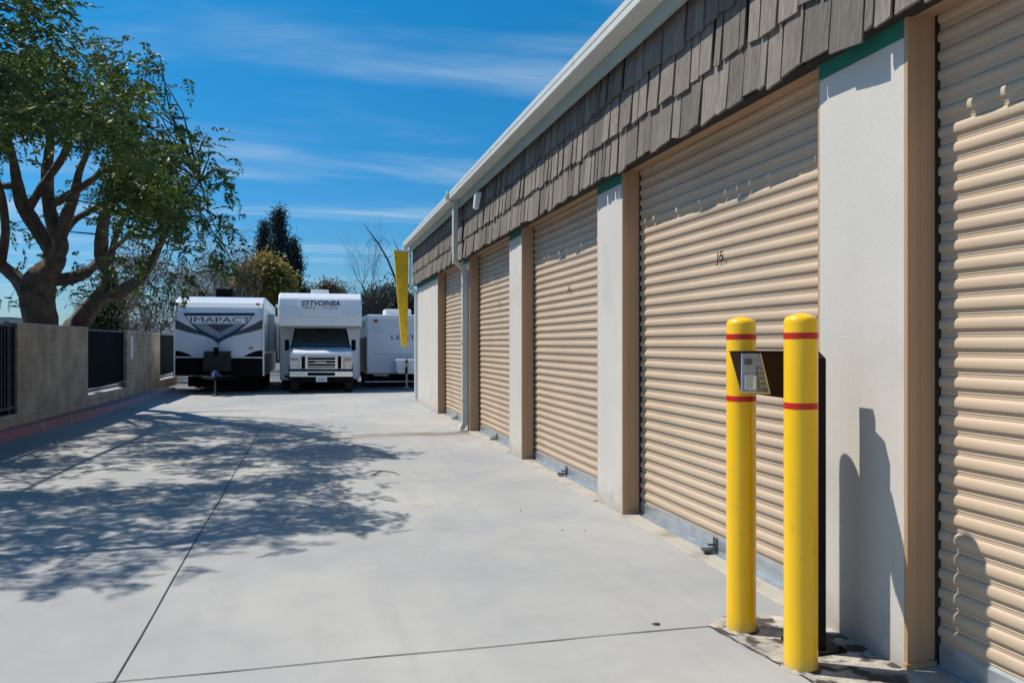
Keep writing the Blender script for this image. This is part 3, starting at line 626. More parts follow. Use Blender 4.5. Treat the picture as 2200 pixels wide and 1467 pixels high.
# ---------------------------------------------------------------- motorhome in the middle
MY = 24.9; mx0, mx1 = -.95, 1.60; mc = (mx0 + mx1) / 2
MH = thing('motorhome', (mc, MY, 0), 'white cab-over motorhome with blue lettering above a dark windscreen', 'motorhome')
prof = [(MY + 1.15, .32), (MY + 1.15, 2.03), (MY + .06, 2.03), (MY - .02, 2.09), (MY - .03, 2.4), (MY - .0, 2.72), (MY + .08, 2.93), (MY + .24, 3.06), (MY + .5, 3.12), (MY + 1.5, 3.14), (MY + 7, 3.14), (MY + 7, .32)]
b = MB(); b.prism_x(prof, mx0, mx1); b.build('coach_body', M['rv_white'], MH, bevel=.06, seg=4, ang=30)
MD = lambda n, m, pts, Y, th=.01, par=None, bev=0: (lambda bb: (bb.prism_y([tp(x, y_, Y) for x, y_ in pts], Y - th, Y), bb.build(n, M[m], par or MH, bevel=bev))[1])(MB())
MD('cap_ridge', 'rv_edge', [(601, 672), (645, 682), (734, 682), (775, 672.5), (775, 674.5), (735, 685), (644, 685), (601, 674)], MY - .028, .018, None, .004)
MD('cap_bulge', 'rv_white', [(642, 644), (738, 644), (731, 681), (648, 681)], MY - .020, .035, None, .02)
b = MB(); b.box(mx0 + .02, mx1 - .02, MY - .01, MY + 1.1, 2.005, 2.029); b.build('overhang_trim', M['beige_plastic'], MH)
s0, s1 = tp(648, 652, MY), tp(730, 652, MY)
text('STTVOINBA', 'lettering', M['decal_blue'], MH, ((s0[0] + s1[0]) / 2, MY - .060, tp(690, 651.5, MY)[1]), (1, 0, 0), (0, 0, 1), .175, width=s1[0] - s0[0], shear=.25, bold=.02)
text('TERN IS', 'lettering', M['decal_grey'], MH, (tp(663, 660, MY)[0], MY - .060, tp(690, 661.5, MY)[1]), (1, 0, 0), (0, 0, 1), .07, width=.40)
text('Frvance', 'lettering', M['decal_grey'], MH, (tp(710, 660, MY)[0], MY - .060, tp(690, 661.5, MY)[1]), (1, 0, 0), (0, 0, 1), .07, width=.44)
# cab
cx0, cx1 = -.60, 1.27; cc = (cx0 + cx1) / 2
cab = [(24.34, .55), (24.27, .72), (24.27, 1.20), (24.33, 1.27), (24.45, 1.31), (24.97, 1.385), (25.42, 2.028), (26.04, 2.028), (26.04, .50), (25.2, .42), (24.5, .45)]
b = MB(); b.prism_x(cab, cx0, cx1, lambda y, z: 0 if z < 1.3 else (.02 if z < 1.45 else .11)); b.build('cab', M['rv_white'], MH, bevel=.035, seg=3, ang=20)
def slant(name, m, xa, xb, xta, xtb, u0, u1, off, par=None, th=.012):
    A, Bq = Vector((0, 24.97, 1.385)), Vector((0, 25.42, 2.028)); n = Vector((0, -(Bq - A).z, (Bq - A).y)).normalized()
    p = [A.lerp(Bq, u0) + n * off, A.lerp(Bq, u0) + n * off, A.lerp(Bq, u1) + n * off, A.lerp(Bq, u1) + n * off]
    xs = (xa, xb, xtb, xta); lo = [(xs[i], p[i].y - n.y * th, p[i].z - n.z * th) for i in range(4)]; hi = [(xs[i], p[i].y, p[i].z) for i in range(4)]
    b = MB(); b.hexa(lo + hi); return b.build(name, M[m], par or MH)
ws = slant('windscreen', 'glass', cx0 + .06, cx1 - .06, cx0 + .19, cx1 - .19, .04, .97, .016)
fr = slant('windscreen_frame', 'rv_black', cx0 + .02, cx1 - .02, cx0 + .135, cx1 - .135, -.01, 1.0, .010)
slant('rear_view_mirror', 'rv_black', cc - .13, cc + .13, cc - .13, cc + .13, .80, .85, .022, ws)
b = MB(); 
for xs in (cc - .75, cc + .02): b.tube([(xs + .62, 25.0, 1.425), (xs, 25.02, 1.47)], .008, 5)
b.build('wiper', M['rv_black'], MH)
GY = 24.262
gr = MD('grille', 'rv_black', [(646, 765.5), (734, 765.5), (734, 792), (646, 792)], GY + .003, .012)
for y_ in (766.3, 773.2, 779.8, 786.2, 790.6): MD('grille_bar', 'chrome', [(659, y_), (722, y_), (722, y_ + 1.7), (659, y_ + 1.7)], GY - .01, .02, gr)
for a_, c_ in ((644.5, 647.5), (655.5, 661), (720, 725.5), (733, 736.5)): MD('grille_frame', 'chrome', [(a_, 765), (c_, 765), (c_, 792), (a_, 792)], GY - .008, .025, gr, .003)
text('JJOIJOA', 'grille_badge', M['chrome'], MH, (tp(689, 779, GY)[0], GY - .035, tp(689, 779, GY)[1]), (1, 0, 0), (0, 0, 1), .075, width=.33, bold=.01)
for a_, c_ in ((622.5, 641.5), (739, 756.5)):
    h_ = MD('headlight', 'lens', [(a_, 768), (c_, 768), (c_, 793), (a_, 793)], GY - .001, .03, None, .012)
    MD('headlight_rim', 'chrome', [(a_, 779.5), (c_, 779.5), (c_, 781), (a_, 781)], GY - .032, .006, h_)
    MD('turn_lens', 'amber', [(a_ + 2, 770.5), (c_ - 2, 770.5), (c_ - 2, 774), (a_ + 2, 774)], GY - .032, .004, h_)
MD('valance', 'rv_black', [(622, 793.5), (757, 793.5), (757, 797), (622, 797)], GY - .001, .02)
bm_ = MD('bumper', 'chrome', [(621.5, 797), (758, 797), (758, 809), (621.5, 809)], GY - .02, .09, None, .018)
MD('bumper_slot', 'rv_black', [(661, 800), (720, 800), (720, 807), (661, 807)], GY - .111, .006, bm_)
MD('air_dam', 'rv_black', [(623, 809.5), (757, 809.5), (756, 821), (626, 821)], GY - .01, .08, None, .01)
pl_ = MD('licence_plate', 'paper', [(679, 808.5), (702.5, 808.5), (702.5, 820), (679, 820)], GY - .115, .006)
text('7SHR821', 'plate_lettering', M['decal_blue'], pl_, (tp(690.7, 815, GY)[0], GY - .125, tp(690.7, 815, GY - .12)[1]), (1, 0, 0), (0, 0, 1), .06, width=.24)
for a_, c_ in ((611.5, 621), (755, 764.5)):
    p0, p1 = tp(a_, 729.5, 24.75), tp(c_, 753, 24.75)
    b = MB(); b.box(p0[0], p1[0], 24.72, 24.84, p1[1], p0[1]); mi = b.build('mirror', M['rv_black'], MH, bevel=.03, seg=3)
    b = MB(); s_ = 1 if a_ < 700 else -1; b.tube([((p0[0] + p1[0]) / 2, 24.8, p1[1] + .08), (cc - s_ * (.92), 25.05, 1.42)], .018, 6); b.build('mirror_arm', M['rv_black'], mi)
for xs in (cx0 + .14, cx1 - .10): wheel(MH, xs, 24.75, .39, .25)
for xs in (mx0 + .25, mx1 - .25): wheel(MH, xs, 29.6, .39, .45)
for xs in (cx0 - .03, cx1 + .0):
    b = MB(); n = 14; a_, c_ = xs, xs + .03
    pr = [(24.75 + .47 * math.cos(math.pi * j / n), .39 + .47 * math.sin(math.pi * j / n)) for j in range(n + 1)] + [(24.75 - .43 * math.cos(math.pi * j / n), .39 + .43 * math.sin(math.pi * j / n)) for j in range(n + 1)]
    b.prism_x(pr, a_, c_); b.build('wheel_arch', M['rv_black'], MH)
b = MB(); b.box(mx0 + .06, mx1 - .06, MY + 1.3, MY + 6.8, .16, .319); b.build('undercarriage_shade', M['rv_black'], MH)  # added black box, gives the dark shade below the coach floor
b = MB(); a_, c_ = tp(668, 624, 26.5), tp(706, 628, 26.5); b.box(a_[0], c_[0], 26.1, 27.0, 3.14, a_[1]); b.build('air_conditioner', M['rv_edge'], MH, bevel=.03)
b = MB(); b.tube([(mx0 - .06, 25.6, 2.72), (mx0 - .06, 30.6, 2.72)], .055, 8); b.box(mx0 - .05, mx0 - .02, 25.62, 25.66, 1.0, 2.72); b.build('awning', M['rv_edge'], MH)
for xa in (mx0 + .002, mx1 - .022):
    b = MB(); b.box(xa, xa + .02, MY + 1.13, MY + 1.149, .35, 2.0); b.build('corner_trim', M['rv_edge'], MH)
b = MB(); b.tube([(mx0 + .18, 26.0, .45), (mx0 + .33, 25.9, .45)], .05, 8); b.build('exhaust_tip', M['chrome'], MH)

# ---------------------------------------------------------------- small trailer at the right, behind the building corner
RY = 27.0; rx0, rx1 = 1.90, 4.35
RT = thing('camper_trailer', ((rx0 + rx1) / 2, RY, 0), 'small plain white trailer with a white propane cover, half hidden by the building corner', 'trailer')
prof = [(RY, .46), (RY, 2.38), (RY + .06, 2.48), (RY + .22, 2.53), (RY + 6, 2.56), (RY + 6, .46)]
b = MB(); b.prism_x(prof, rx0, rx1); b.build('body', M['rv_grey'], RT, bevel=.05, seg=3, ang=30)
RD = lambda n, m, pts, Y=RY, th=.01, par=None, bev=0: (lambda bb: (bb.prism_y([tp(x, y_, Y) for x, y_ in pts], Y - th, Y), bb.build(n, M[m], par or RT, bevel=bev))[1])(MB())
RD('roof_trim', 'rv_edge', [(789, 676.5), (905, 677.5), (905, 687), (789, 686)], RY - .001, .03, None, .01)
RD('marker_lamp', 'red_lens', [(803, 686.5), (812, 686.5), (811, 692), (804, 692)], RY - .003, .05, None, .01)
RD('seam', 'decal_silver', [(800, 760.5), (905, 761), (905, 761.8), (800, 761.3)], RY - .002, .006)
RD('seam', 'decal_silver', [(802.5, 696), (803.2, 696), (803.2, 712), (825, 711), (825, 712), (802.5, 713)], RY - .002, .006)
text('LEISTI', 'lettering', M['decal_blue'], RT, (tp(869, 724.5, RY)[0], RY - .008, tp(869, 724.8, RY)[1]), (1, 0, 0), (0, 0, 1), .15, width=.92)
RD('propane_cover', 'rv_white', [(846.5, 773), (850, 771), (905, 771.5), (905, 803), (851, 802), (848, 795)], 26.75, .5, None, .04)
b = MB(); jx = tp(873.5, 800, 26.2)[0]; b.tube([(jx, 26.2, .04), (jx, 26.2, 1.0)], .03, 8); b.box(jx - .09, jx + .09, 26.1, 26.3, .0, .035); b.box(jx - .05, jx + .06, 26.14, 26.26, .72, .86); b.build('jack_post', M['beige_plastic'], RT)
b = MB(); b.tube([(jx, 26.2, .95), (jx, 26.2, .5)], .036, 8); b.build('jack_sleeve', M['rv_black'], RT)
b = MB(); b.box(rx0 - .1, rx1, 26.55, 26.62, .20, .225); b.build('tongue_rail', M['rv_edge'], RT)
RD('step', 'beige_plastic', [(800, 803.5), (836, 804), (832, 808), (803, 807)], RY + .05, .1)
b = MB(); b.box(rx0 + .06, rx1 - .06, RY + .3, RY + 5.8, .20, .459); b.build('undercarriage_shade', M['rv_black'], RT)  # black block added beneath the body to stand for the shade there
b = MB(); a_, c_ = tp(825, 665, 28.4), tp(858, 676, 28.4); b.box(a_[0], a_[0] + .95, 28.0, 28.9, 2.555, a_[1]); b.build('air_conditioner', M['rv_edge'], RT, bevel=.04)
b = MB(); b.box(rx0 - .006, rx0 + .001, RY + 1.0, RY + 2.6, 2.1, 2.35); b.build('side_window', M['amber'], RT)  # amber reflection on the glass painted in as the pane's colour
b = MB(); b.box(rx0 - .005, rx0 + .001, RY + .1, RY + 5.9, .5, 1.75); b.build('side_band', M['decal_grey'], RT)
for y in (29.8, 30.6):
    for xs in (rx0 + .15, rx1 - .15): wheel(RT, xs, y, .33, .2)

# ---------------------------------------------------------------- foliage
def twig_template(n_pairs, length, ll, lw, droop):
    V = []; 
    for i in range(n_pairs):
        u = (i + 1) / (n_pairs + 1); base = np.array([u * length, 0, -droop * u * u * length])
        for s in (-1, 1):
            d = np.array([.45, s * .8, -.28]) + RNG.normal(0, .15, 3); d /= np.linalg.norm(d)
            w_ = np.cross(d, RNG.normal(0, 1, 3)); w_ /= np.linalg.norm(w_)
            l = ll * (1.15 - .5 * u) * RNG.uniform(.8, 1.2)
            V += [base, base + d * l * .45 + w_ * lw / 2, base + d * l, base + d * l * .45 - w_ * lw / 2]
    d = np.array([1, 0, -droop]); d /= np.linalg.norm(d); base = np.array([length, 0, -droop * length])
    V += [base * .9, base + d * ll * .4 + np.array([0, lw / 2, 0]), base + d * ll, base + d * ll * .4 - np.array([0, lw / 2, 0])]
    return np.array(V)
def rot_z(a):
    c, s = np.cos(a), np.sin(a); R = np.zeros((len(a), 3, 3)); R[:, 0, 0] = c; R[:, 0, 1] = -s; R[:, 1, 0] = s; R[:, 1, 1] = c; R[:, 2, 2] = 1; return R
def rot_y(a):
    c, s = np.cos(a), np.sin(a); R = np.zeros((len(a), 3, 3)); R[:, 0, 0] = c; R[:, 0, 2] = s; R[:, 2, 0] = -s; R[:, 2, 2] = c; R[:, 1, 1] = 1; return R
def scatter(name, m, parent, pos, temps, size=(.8, 1.25), pitch=(-.5, .9)):
    pos = np.asarray(pos); n = len(pos); off = np.array(parent['_o']); out = []
    which = RNG.integers(0, len(temps), n)
    for k, T in enumerate(temps):
        P = pos[which == k]
        if not len(P): continue
        R = rot_z(RNG.uniform(0, 2 * np.pi, len(P))) @ rot_y(RNG.uniform(*pitch, len(P)))
        s = RNG.uniform(*size, len(P))
        out.append((np.einsum('nij,vj->nvi', R, T) * s[:, None, None] + P[:, None, :]).reshape(-1, 3))
    V = np.concatenate(out) - off; q = len(V) // 4
    me = bpy.data.meshes.new(name); me.vertices.add(len(V)); me.vertices.foreach_set('co', V.astype(np.float32).ravel())
    me.loops.add(q * 4); me.loops.foreach_set('vertex_index', np.arange(q * 4, dtype=np.int32))
    me.polygons.add(q); me.polygons.foreach_set('loop_start', np.arange(0, q * 4, 4, dtype=np.int32)); me.polygons.foreach_set('loop_total', np.full(q, 4, dtype=np.int32))
    me.update(calc_edges=True); me.materials.append(m)
    o = bpy.data.objects.new(name, me); COL.objects.link(o); o.parent = parent; o['_o'] = tuple(off); return o
feather = [twig_template(10, .28, .085, .028, d_) for d_ in (.0, .25, .5, .8)]
blobby = []
for _ in range(5):
    V = []
    for i in range(10):
        c = RNG.normal(0, .5, 3); a, b_ = RNG.normal(0, 1, 3), RNG.normal(0, 1, 3); a /= np.linalg.norm(a); b_ = np.cross(a, b_); b_ /= np.linalg.norm(b_)
        V += [c, c + a * .30 + b_ * .12, c + a * .55, c + a * .30 - b_ * .12]
    blobby.append(np.array(V))

def limb(b, pts):   # pts: (px, py, dist, radius_px)
    P = [at_d(x, y, d) for x, y, d, r in pts]; R = [max(.008, r * d / F) for x, y, d, r in pts]
    # smooth with Catmull-Rom
    Q = []; RR = []
    for i in range(len(P) - 1):
        p0, p1, p2, p3 = P[max(i - 1, 0)], P[i], P[i + 1], P[min(i + 2, len(P) - 1)]
        for k in range(4):
            u = k / 4; Q.append(.5 * ((2 * p1) + (p2 - p0) * u + (2 * p0 - 5 * p1 + 4 * p2 - p3) * u * u + (3 * p1 - p0 - 3 * p2 + p3) * u ** 3)); RR.append((R[i] * (1 - u) + R[i + 1] * u) * random.uniform(.95, 1.06))
    Q.append(P[-1]); RR.append(R[-1]); b.tube(Q, RR, 18, True, .07); return Q
tree = thing('pepper_tree', tuple(at_d(95, 700, 16.6).xy) + (0,), 'big spreading green tree with twisting brown trunks behind the block wall', 'tree')
D0 = 16.6
limbs = [
 [(100, 960, D0, 58), (94, 760, D0, 44), (88, 700, D0, 33), (78, 640, D0, 33), (84, 610, D0, 32), (98, 584, D0, 25), (112, 560, D0, 12)],
 [(140, 900, 17.3, 36), (152, 730, 17.8, 24), (172, 690, 17.9, 21), (205, 650, 17.6, 19), (234, 615, 17.0, 17), (232, 585, D0, 15), (218, 545, D0 - .5, 14), (221, 490, D0 - 1.2, 12), (234, 430, D0 - 1.6, 11), (250, 385, D0 - 2, 9), (262, 320, D0 - 2.6, 6), (275, 250, D0 - 3.2, 3)],
 [(222, 632, 17.3, 14), (262, 624, D0, 13), (302, 598, D0 - 1.4, 10), (330, 555, D0 - 2, 8), (348, 515, D0 - 2.6, 7), (365, 485, D0 - 3.1, 5), (392, 440, D0 - 3.7, 3), (430, 390, D0 - 4.4, 2)],
 [(60, 625, D0, 20), (30, 592, D0 + .1, 14), (0, 568, D0, 12), (-40, 540, D0 - .3, 11), (-120, 470, D0 - 1, 8), (-220, 400, D0 - 2, 5)],
 [(96, 590, D0, 26), (122, 555, D0, 20), (100, 520, D0, 16), (72, 480, D0 - .1, 15), (48, 440, D0 - .3, 13), (38, 395, D0 - .5, 11), (28, 340, D0 - .9, 8), (10, 270, D0 - 1.5, 4)],
 [(112, 560, D0, 22), (130, 525, D0 - .1, 17), (112, 475, D0 - .2, 14), (103, 430, D0 - .3, 12), (102, 370, D0 - .5, 11), (108, 310, D0 - .9, 8), (118, 230, D0 - 1.5, 4)],
 [(58, 452, D0 - .2, 11), (74, 428, D0 - .4, 9), (102, 385, D0 - .7, 8), (136, 335, D0 - 1.1, 7), (150, 290, D0 - 1.5, 6), (160, 220, D0 - 2.2, 3)],
 [(124, 530, D0, 15), (142, 470, D0 - .3, 13), (160, 420, D0 - .6, 10), (170, 370, D0 - 1, 7), (200, 300, D0 - 1.6, 4)],
 [(108, 442, D0 - .3, 8), (140, 424, D0 - .5, 8), (190, 392, D0 - .9, 7), (236, 358, D0 - 1.4, 5), (290, 310, D0 - 2, 3)],
 [(100, 600, D0, 14), (140, 600, D0 + .2, 13), (180, 588, D0 + .4, 12), (215, 560, D0 + .8, 8), (260, 520, D0 + 1.2, 5), (320, 470, D0 + 1.4, 3)],
 [(130, 510, D0 + .1, 9), (165, 470, D0 + .1, 7), (225, 440, D0, 6), (290, 420, D0 - .2, 4), (350, 380, D0 - .6, 3)],
 [(232, 600, D0 - .6, 9), (246, 520, D0 - .7, 6), (270, 460, D0 - .9, 5), (310, 400, D0 - 1.4, 4), (360, 350, D0 - 2.2, 2)],
 [(0, 568, D0, 11), (12, 500, D0 - .2, 9), (4, 430, D0 - .5, 8), (-10, 380, D0 - .9, 6), (-40, 300, D0 - 1.6, 3)],
 [(38, 395, D0 - .5, 8), (10, 400, D0 - .4, 7), (-20, 385, D0 - .4, 6), (-80, 340, D0 - .9, 3)],
 [(28, 340, D0 - .9, 7), (-60, 260, D0 - 3.0, 6), (-220, 190, D0 - 5.5, 5), (-420, 150, D0 - 8, 4)],
]
tb = MB(); skel = []
for l in limbs: skel += limb(tb, l)
# canopy clumps: inside the crown's outline and above the shade it throws
def inside(poly, x, y):
    c = False; j = len(poly) - 1
    for i in range(len(poly)):
        xi, yi = poly[i]; xj, yj = poly[j]
        if (yi > y) != (yj > y) and x < (xj - xi) * (y - yi) / (yj - yi) + xi: c = not c
        j = i
    return c
DENSE = [(-400, 60), (-60, 125), (40, 108), (110, 100), (190, 95), (260, 130), (330, 150), (318, 215), (300, 255), (340, 275), (400, 285), (420, 320), (432, 375), (425, 420), (440, 470), (420, 520), (380, 540), (330, 510), (300, 450), (262, 400), (225, 350), (160, 285), (90, 270), (0, 300), (-400, 400)]
LOOSE = [(-400, 300), (0, 300), (170, 290), (300, 420), (380, 480), (450, 500), (470, 545), (420, 590), (380, 610), (300, 640), (200, 560), (60, 520), (-400, 560)]
def ground_pt(px, py):
    q = EYE * F / (py - HY); v = at_d(px, HY, q); return (v.x, v.y)
SH = [ground_pt(*q) for q in [(-300, 905), (0, 950), (120, 925), (250, 905), (430, 898), (640, 912), (720, 930), (850, 962), (868, 990), (800, 1030), (780, 1070), (850, 1110), (860, 1150), (700, 1165), (600, 1185), (430, 1185), (330, 1225), (200, 1255), (100, 1215), (0, 1212), (-600, 1500)]]
SH2 = [ground_pt(*q) for q in [(20, 1010), (190, 1010), (450, 990), (470, 1020), (330, 1045), (100, 1060), (0, 1060)]]
ctr = []; tries = 0
while len(ctr) < 340 and tries < 200000:
    tries += 1
    x, y, z = random.uniform(-10, .2), random.uniform(5, 19.5), random.uniform(2.7, 8.2)
    px, py, d = project((x, y, z))
    if d < 5.5: continue
    sx, sy = x + z / 1.74, y - z / 3
    vis = px > -60 and py > -40
    if vis:
        if inside(DENSE, px, py): pr = 1
        elif inside(LOOSE, px, py):
            pr = .30 if px > 260 else .07
            if px < 260 and d < D0 - .3: continue
        else: continue
        if px > 200 and d > 14.5: pr *= .4
    else: 
        if px > -60: continue
        pr = .36
        if z > 7.2: continue
    if sx > -4.3 and not inside(SH, sx, sy): continue
    if inside(SH2, sx, sy): pr *= .25
    if (x + 5.2) ** 2 / 30 + (y - 13) ** 2 / 75 + (z - 5.2) ** 2 / 8 > 1.2: pr *= .25
    if random.random() < pr: ctr.append((x, y, z))
# sprigs that break the outline, at the distance of the crown's right edge
sprigs = [(332, 138, 11.2), (345, 130, 11.2), (310, 180, 11.4), (320, 200, 11.4), (300, 165, 11.5), (435, 300, 11), (448, 320, 11), (455, 370, 11), (440, 345, 11), (468, 382, 11), (478, 437, 11), (480, 470, 11), (500, 472, 11), (455, 465, 11), (470, 530, 11.3), (486, 556, 11.6), (500, 568, 11.6), (460, 520, 11.6), (440, 560, 12), (200, 90, 12.5), (208, 75, 12.5), (262, 105, 12), (280, 118, 12), (60, 78, 12), (88, 84, 12), (150, 90, 12.3), (380, 262, 11.5), (395, 270, 11.5),
          (190, 620, 14), (205, 600, 14), (215, 640, 14.2), (150, 610, 14), (185, 560, 14), (20, 640, 16.5), (175, 585, 14), (300, 640, 14), (345, 640, 13), (370, 600, 13), (400, 585, 12.5), (430, 600, 12.5), (320, 620, 13), (270, 590, 13.5), (290, 560, 13), (30, 480, 14), (60, 530, 14), (20, 420, 14), (150, 400, 14), (180, 440, 14), (200, 470, 14), (240, 480, 13.5), (280, 500, 13)]
tw = []
for c in ctr:
    R = random.uniform(.26, .46)
    for _ in range(random.randint(24, 36)):
        v = Vector(c) + Vector((random.gauss(0, 1), random.gauss(0, 1), random.gauss(0, .75))) * R * .62; q = project(v)
        if q[0] > -40 and not (inside(DENSE, q[0], q[1]) or inside(LOOSE, q[0], q[1])): continue
        if q[0] > -40 and q[1] > 300 and q[0] < 225 and q[2] < D0 and random.random() < .75: continue
        tw.append(v)
for x, y, d in sprigs:
    c = at_d(x, y, d)
    for _ in range(random.randint(4, 8)): tw.append(c + Vector((random.gauss(0, .16), random.gauss(0, .2), random.gauss(0, .12))))
# fine branches from the nearest limb point to a share of the clumps
for c in random.sample(ctr, 200) + [tuple(at_d(*s)) for s in sprigs]:
    cv = Vector(c); best = min(skel, key=lambda q: (q - cv).length + (0 if q.z < cv.z + .5 else 2)); L_ = (cv - best).length
    if L_ > 1.9: continue
    mid = best.lerp(cv, .5) + Vector((random.gauss(0, .07) * L_, random.gauss(0, .07) * L_, .09 * L_)); r_ = .005 + .005 * L_
    tb.tube([best, best.lerp(mid, .6), mid, cv], [r_ * 1.4, r_ * 1.1, r_ * .8, .006], 5)
tb.build('trunk', M['bark'], tree, smooth=True)
scatter('crown', M['leaf'], tree, tw, feather, size=(.7, 1.2))

# a second tree standing outside the left edge: its branch hangs into the top left corner
t2 = thing('pepper_tree', (-7.2, 7.2, 0), 'leafy branch tips of a nearer tree hanging into the top left corner', 'tree')
tb = MB(); tb.tube([(-7.2, 7.2, 0), (-7.0, 7.3, 1.5), (-6.6, 7.4, 3)], [.3, .24, .2], 12)
tips = [at_d(30, 10, 7.6), at_d(85, 12, 7.4), at_d(120, -8, 7.4), at_d(12, 50, 7.7), at_d(100, 45, 7.3), at_d(-30, 20, 7.8), at_d(50, -40, 7.6)]
for q in tips: tb.tube([(-6.6, 7.4, 3), (-5.2, 7.6, 4.4), (-3.9, 7.8, 4.9), q], [.11, .07, .035, .006], 6)
tw = []
for q in tips:
    for _ in range(11): tw.append(q + Vector((random.gauss(0, .13), random.gauss(0, .2), random.gauss(0, .09))))
n_ = 0; tries = 0
while n_ < 46 and tries < 20000:
    tries += 1; x, y, z = random.uniform(-8.5, -2.6), random.uniform(5.5, 10), random.uniform(3.4, 5.8); px, py, d = project((x, y, z)); sx, sy = x + z / 1.74, y - z / 3
    if px > -110 or (sx > -4.3 and not inside(SH, sx, sy)): continue
    n_ += 1
    for _ in range(15): tw.append(Vector((x, y, z)) + Vector((random.gauss(0, .3), random.gauss(0, .3), random.gauss(0, .22))))
tb.build('trunk', M['bark'], t2, smooth=True); scatter('crown', M['leaf'], t2, tw, feather)

# ---------------------------------------------------------------- background trees
def clump_tree(name, label, px, d, base_z, blobs, m, bark, n, spread, size, trunk_r=.15, cat='tree', group=None):
    g = at_d(px, HY, d); T = thing(name, (g.x, g.y, base_z), label, cat, group)
    pos = []
    for bx, by, rx, ry, wgt in blobs:
        c = at_d(bx, by, d); k = d / F
        for _ in range(int(n * wgt)):
            v = Vector((random.gauss(0, 1), random.gauss(0, 1), random.gauss(0, 1))); v = v.normalized() * random.random() ** .45
            pos.append(c + Vector((v.x * rx * k, v.y * rx * k, v.z * ry * k)))
    b = MB(); top = max(pos, key=lambda q: q.z); ct = Vector((g.x, g.y, top.z * .8))
    b.tube([(g.x, g.y, base_z), (g.x + .1, g.y, top.z * .45), ct], [trunk_r, trunk_r * .7, trunk_r * .25], 8)
    for q in random.sample(pos, min(14, len(pos))): b.tube([(g.x + .05, g.y, q.z * .45), Vector((g.x, g.y, q.z * .6)).lerp(q, .5), q], [trunk_r * .45, trunk_r * .25, .02], 5)
    b.build('trunk', bark, T, smooth=True); scatter('crown', m, T, pos, blobby, size=size, pitch=(-1.5, 1.5)); return T
def conifer(label, px, d, top, bottom, half, n_lv):
    g = at_d(px, HY, d); T = thing('pine_tree', (g.x, g.y, 0), label, 'tree', 'dark pines behind the trailers'); k = d / F
    zt = at_d(px, top, d).z; zb = at_d(px, bottom, d).z; b = MB(); b.tube([(g.x, g.y, 0), (g.x, g.y, zb), (g.x, g.y, zt)], [.35, .28, .04], 8); pos = []
    for i in range(n_lv):
        u = i / (n_lv - 1); z = zt - (zt - zb) * u; R = (half * k) * (.05 + .95 * u ** .85) * random.uniform(.75, 1.15)
        for j in range(4 + int(4 * u)):
            a = random.uniform(0, 2 * math.pi); rr = R * random.uniform(.55, 1.05); tip = Vector((g.x + rr * math.cos(a), g.y + rr * math.sin(a), z + rr * .12 + random.uniform(-.2, .2)))
            b.tube([(g.x, g.y, z - .1), tip], [.05, .02], 4)
            for _ in range(12): pos.append(tip + Vector((random.gauss(0, .17), random.gauss(0, .17), random.gauss(0, .19))))
            for _ in range(2): pos.append(Vector((g.x, g.y, z)).lerp(tip, random.uniform(.3, .8)) + Vector((random.gauss(0, .2), random.gauss(0, .2), random.gauss(0, .2))))
    b.build('trunk', M['twig_dark'], T); scatter('crown', M['leaf_pine'], T, pos, blobby, size=(.24, .44), pitch=(-1.5, 1.5))
conifer('tallest dark blue-green pine, its peak rising above the gap between the vehicles', 599, 62, 458, 660, 38, 20)
conifer('shorter dark pine on the left of the tallest pine', 568, 66, 484, 660, 31, 17)
conifer('lowest dark pine at the right of the tallest pine', 631, 64, 520, 660, 28, 14)
clump_tree('olive_tree', 'olive-yellow bushy tree behind the gap between trailer and motorhome', 570, 45, 0, [(545, 600, 34, 30, 1), (580, 605, 38, 38, 1.2), (570, 580, 26, 22, .7), (600, 625, 26, 22, .7), (525, 625, 22, 22, .5)], M['leaf_olive'], M['twig_dark'], 420, 1, (.30, .62))
clump_tree('shrub_tree', 'small dark green leafy tree just beyond the privacy screen', 225, 30, 0, [(222, 672, 28, 26, 1), (240, 690, 24, 22, .8), (205, 690, 18, 20, .5)], M['leaf_shrub'], M['twig_dark'], 300, 1, (.18, .36))
clump_tree('palm_tree', 'small brown shaggy tree top above the motorhome roof', 705, 70, 0, [(705, 622, 17, 11, 1), (668, 630, 10, 6, .3), (730, 630, 12, 6, .3)], M['palm_skirt'], M['twig_dark'], 160, 1, (.35, .7))
clump_tree('grey_tree', 'grey-green leafy tree behind the small white trailer', 815, 48, 0, [(800, 655, 34, 34, 1), (845, 650, 40, 40, 1.2), (885, 665, 32, 36, 1), (775, 680, 20, 24, .5)], M['leaf_grey'], M['twig'], 330, 1, (.22, .5))
def bare(b, p, d, L_, r, depth, spread=.5, up=.15, kids=3, sides=5):
    n = 3; q = Vector(p); pts = [q.copy()]; rad = [r]; d = Vector(d).normalized()
    for i in range(n):
        d = (d + Vector((random.gauss(0, .12), random.gauss(0, .12), random.gauss(0, .1) + up * .2))).normalized(); q = q + d * L_ / n; pts.append(q.copy()); rad.append(r * (1 - .45 * (i + 1) / n))
    b.tube(pts, rad, sides if depth > 1 else 3, cap=False)
    if depth <= 0: return
    for k in range(kids):
        i = random.choice([1, 2, 3, 3]); nd = (d + Vector((random.gauss(0, spread), random.gauss(0, spread), random.gauss(0, spread * .7) + up))).normalized()
        bare(b, pts[i], nd, L_ * random.uniform(.6, .85), rad[i] * random.uniform(.5, .72), depth - 1, spread, up, kids, sides)
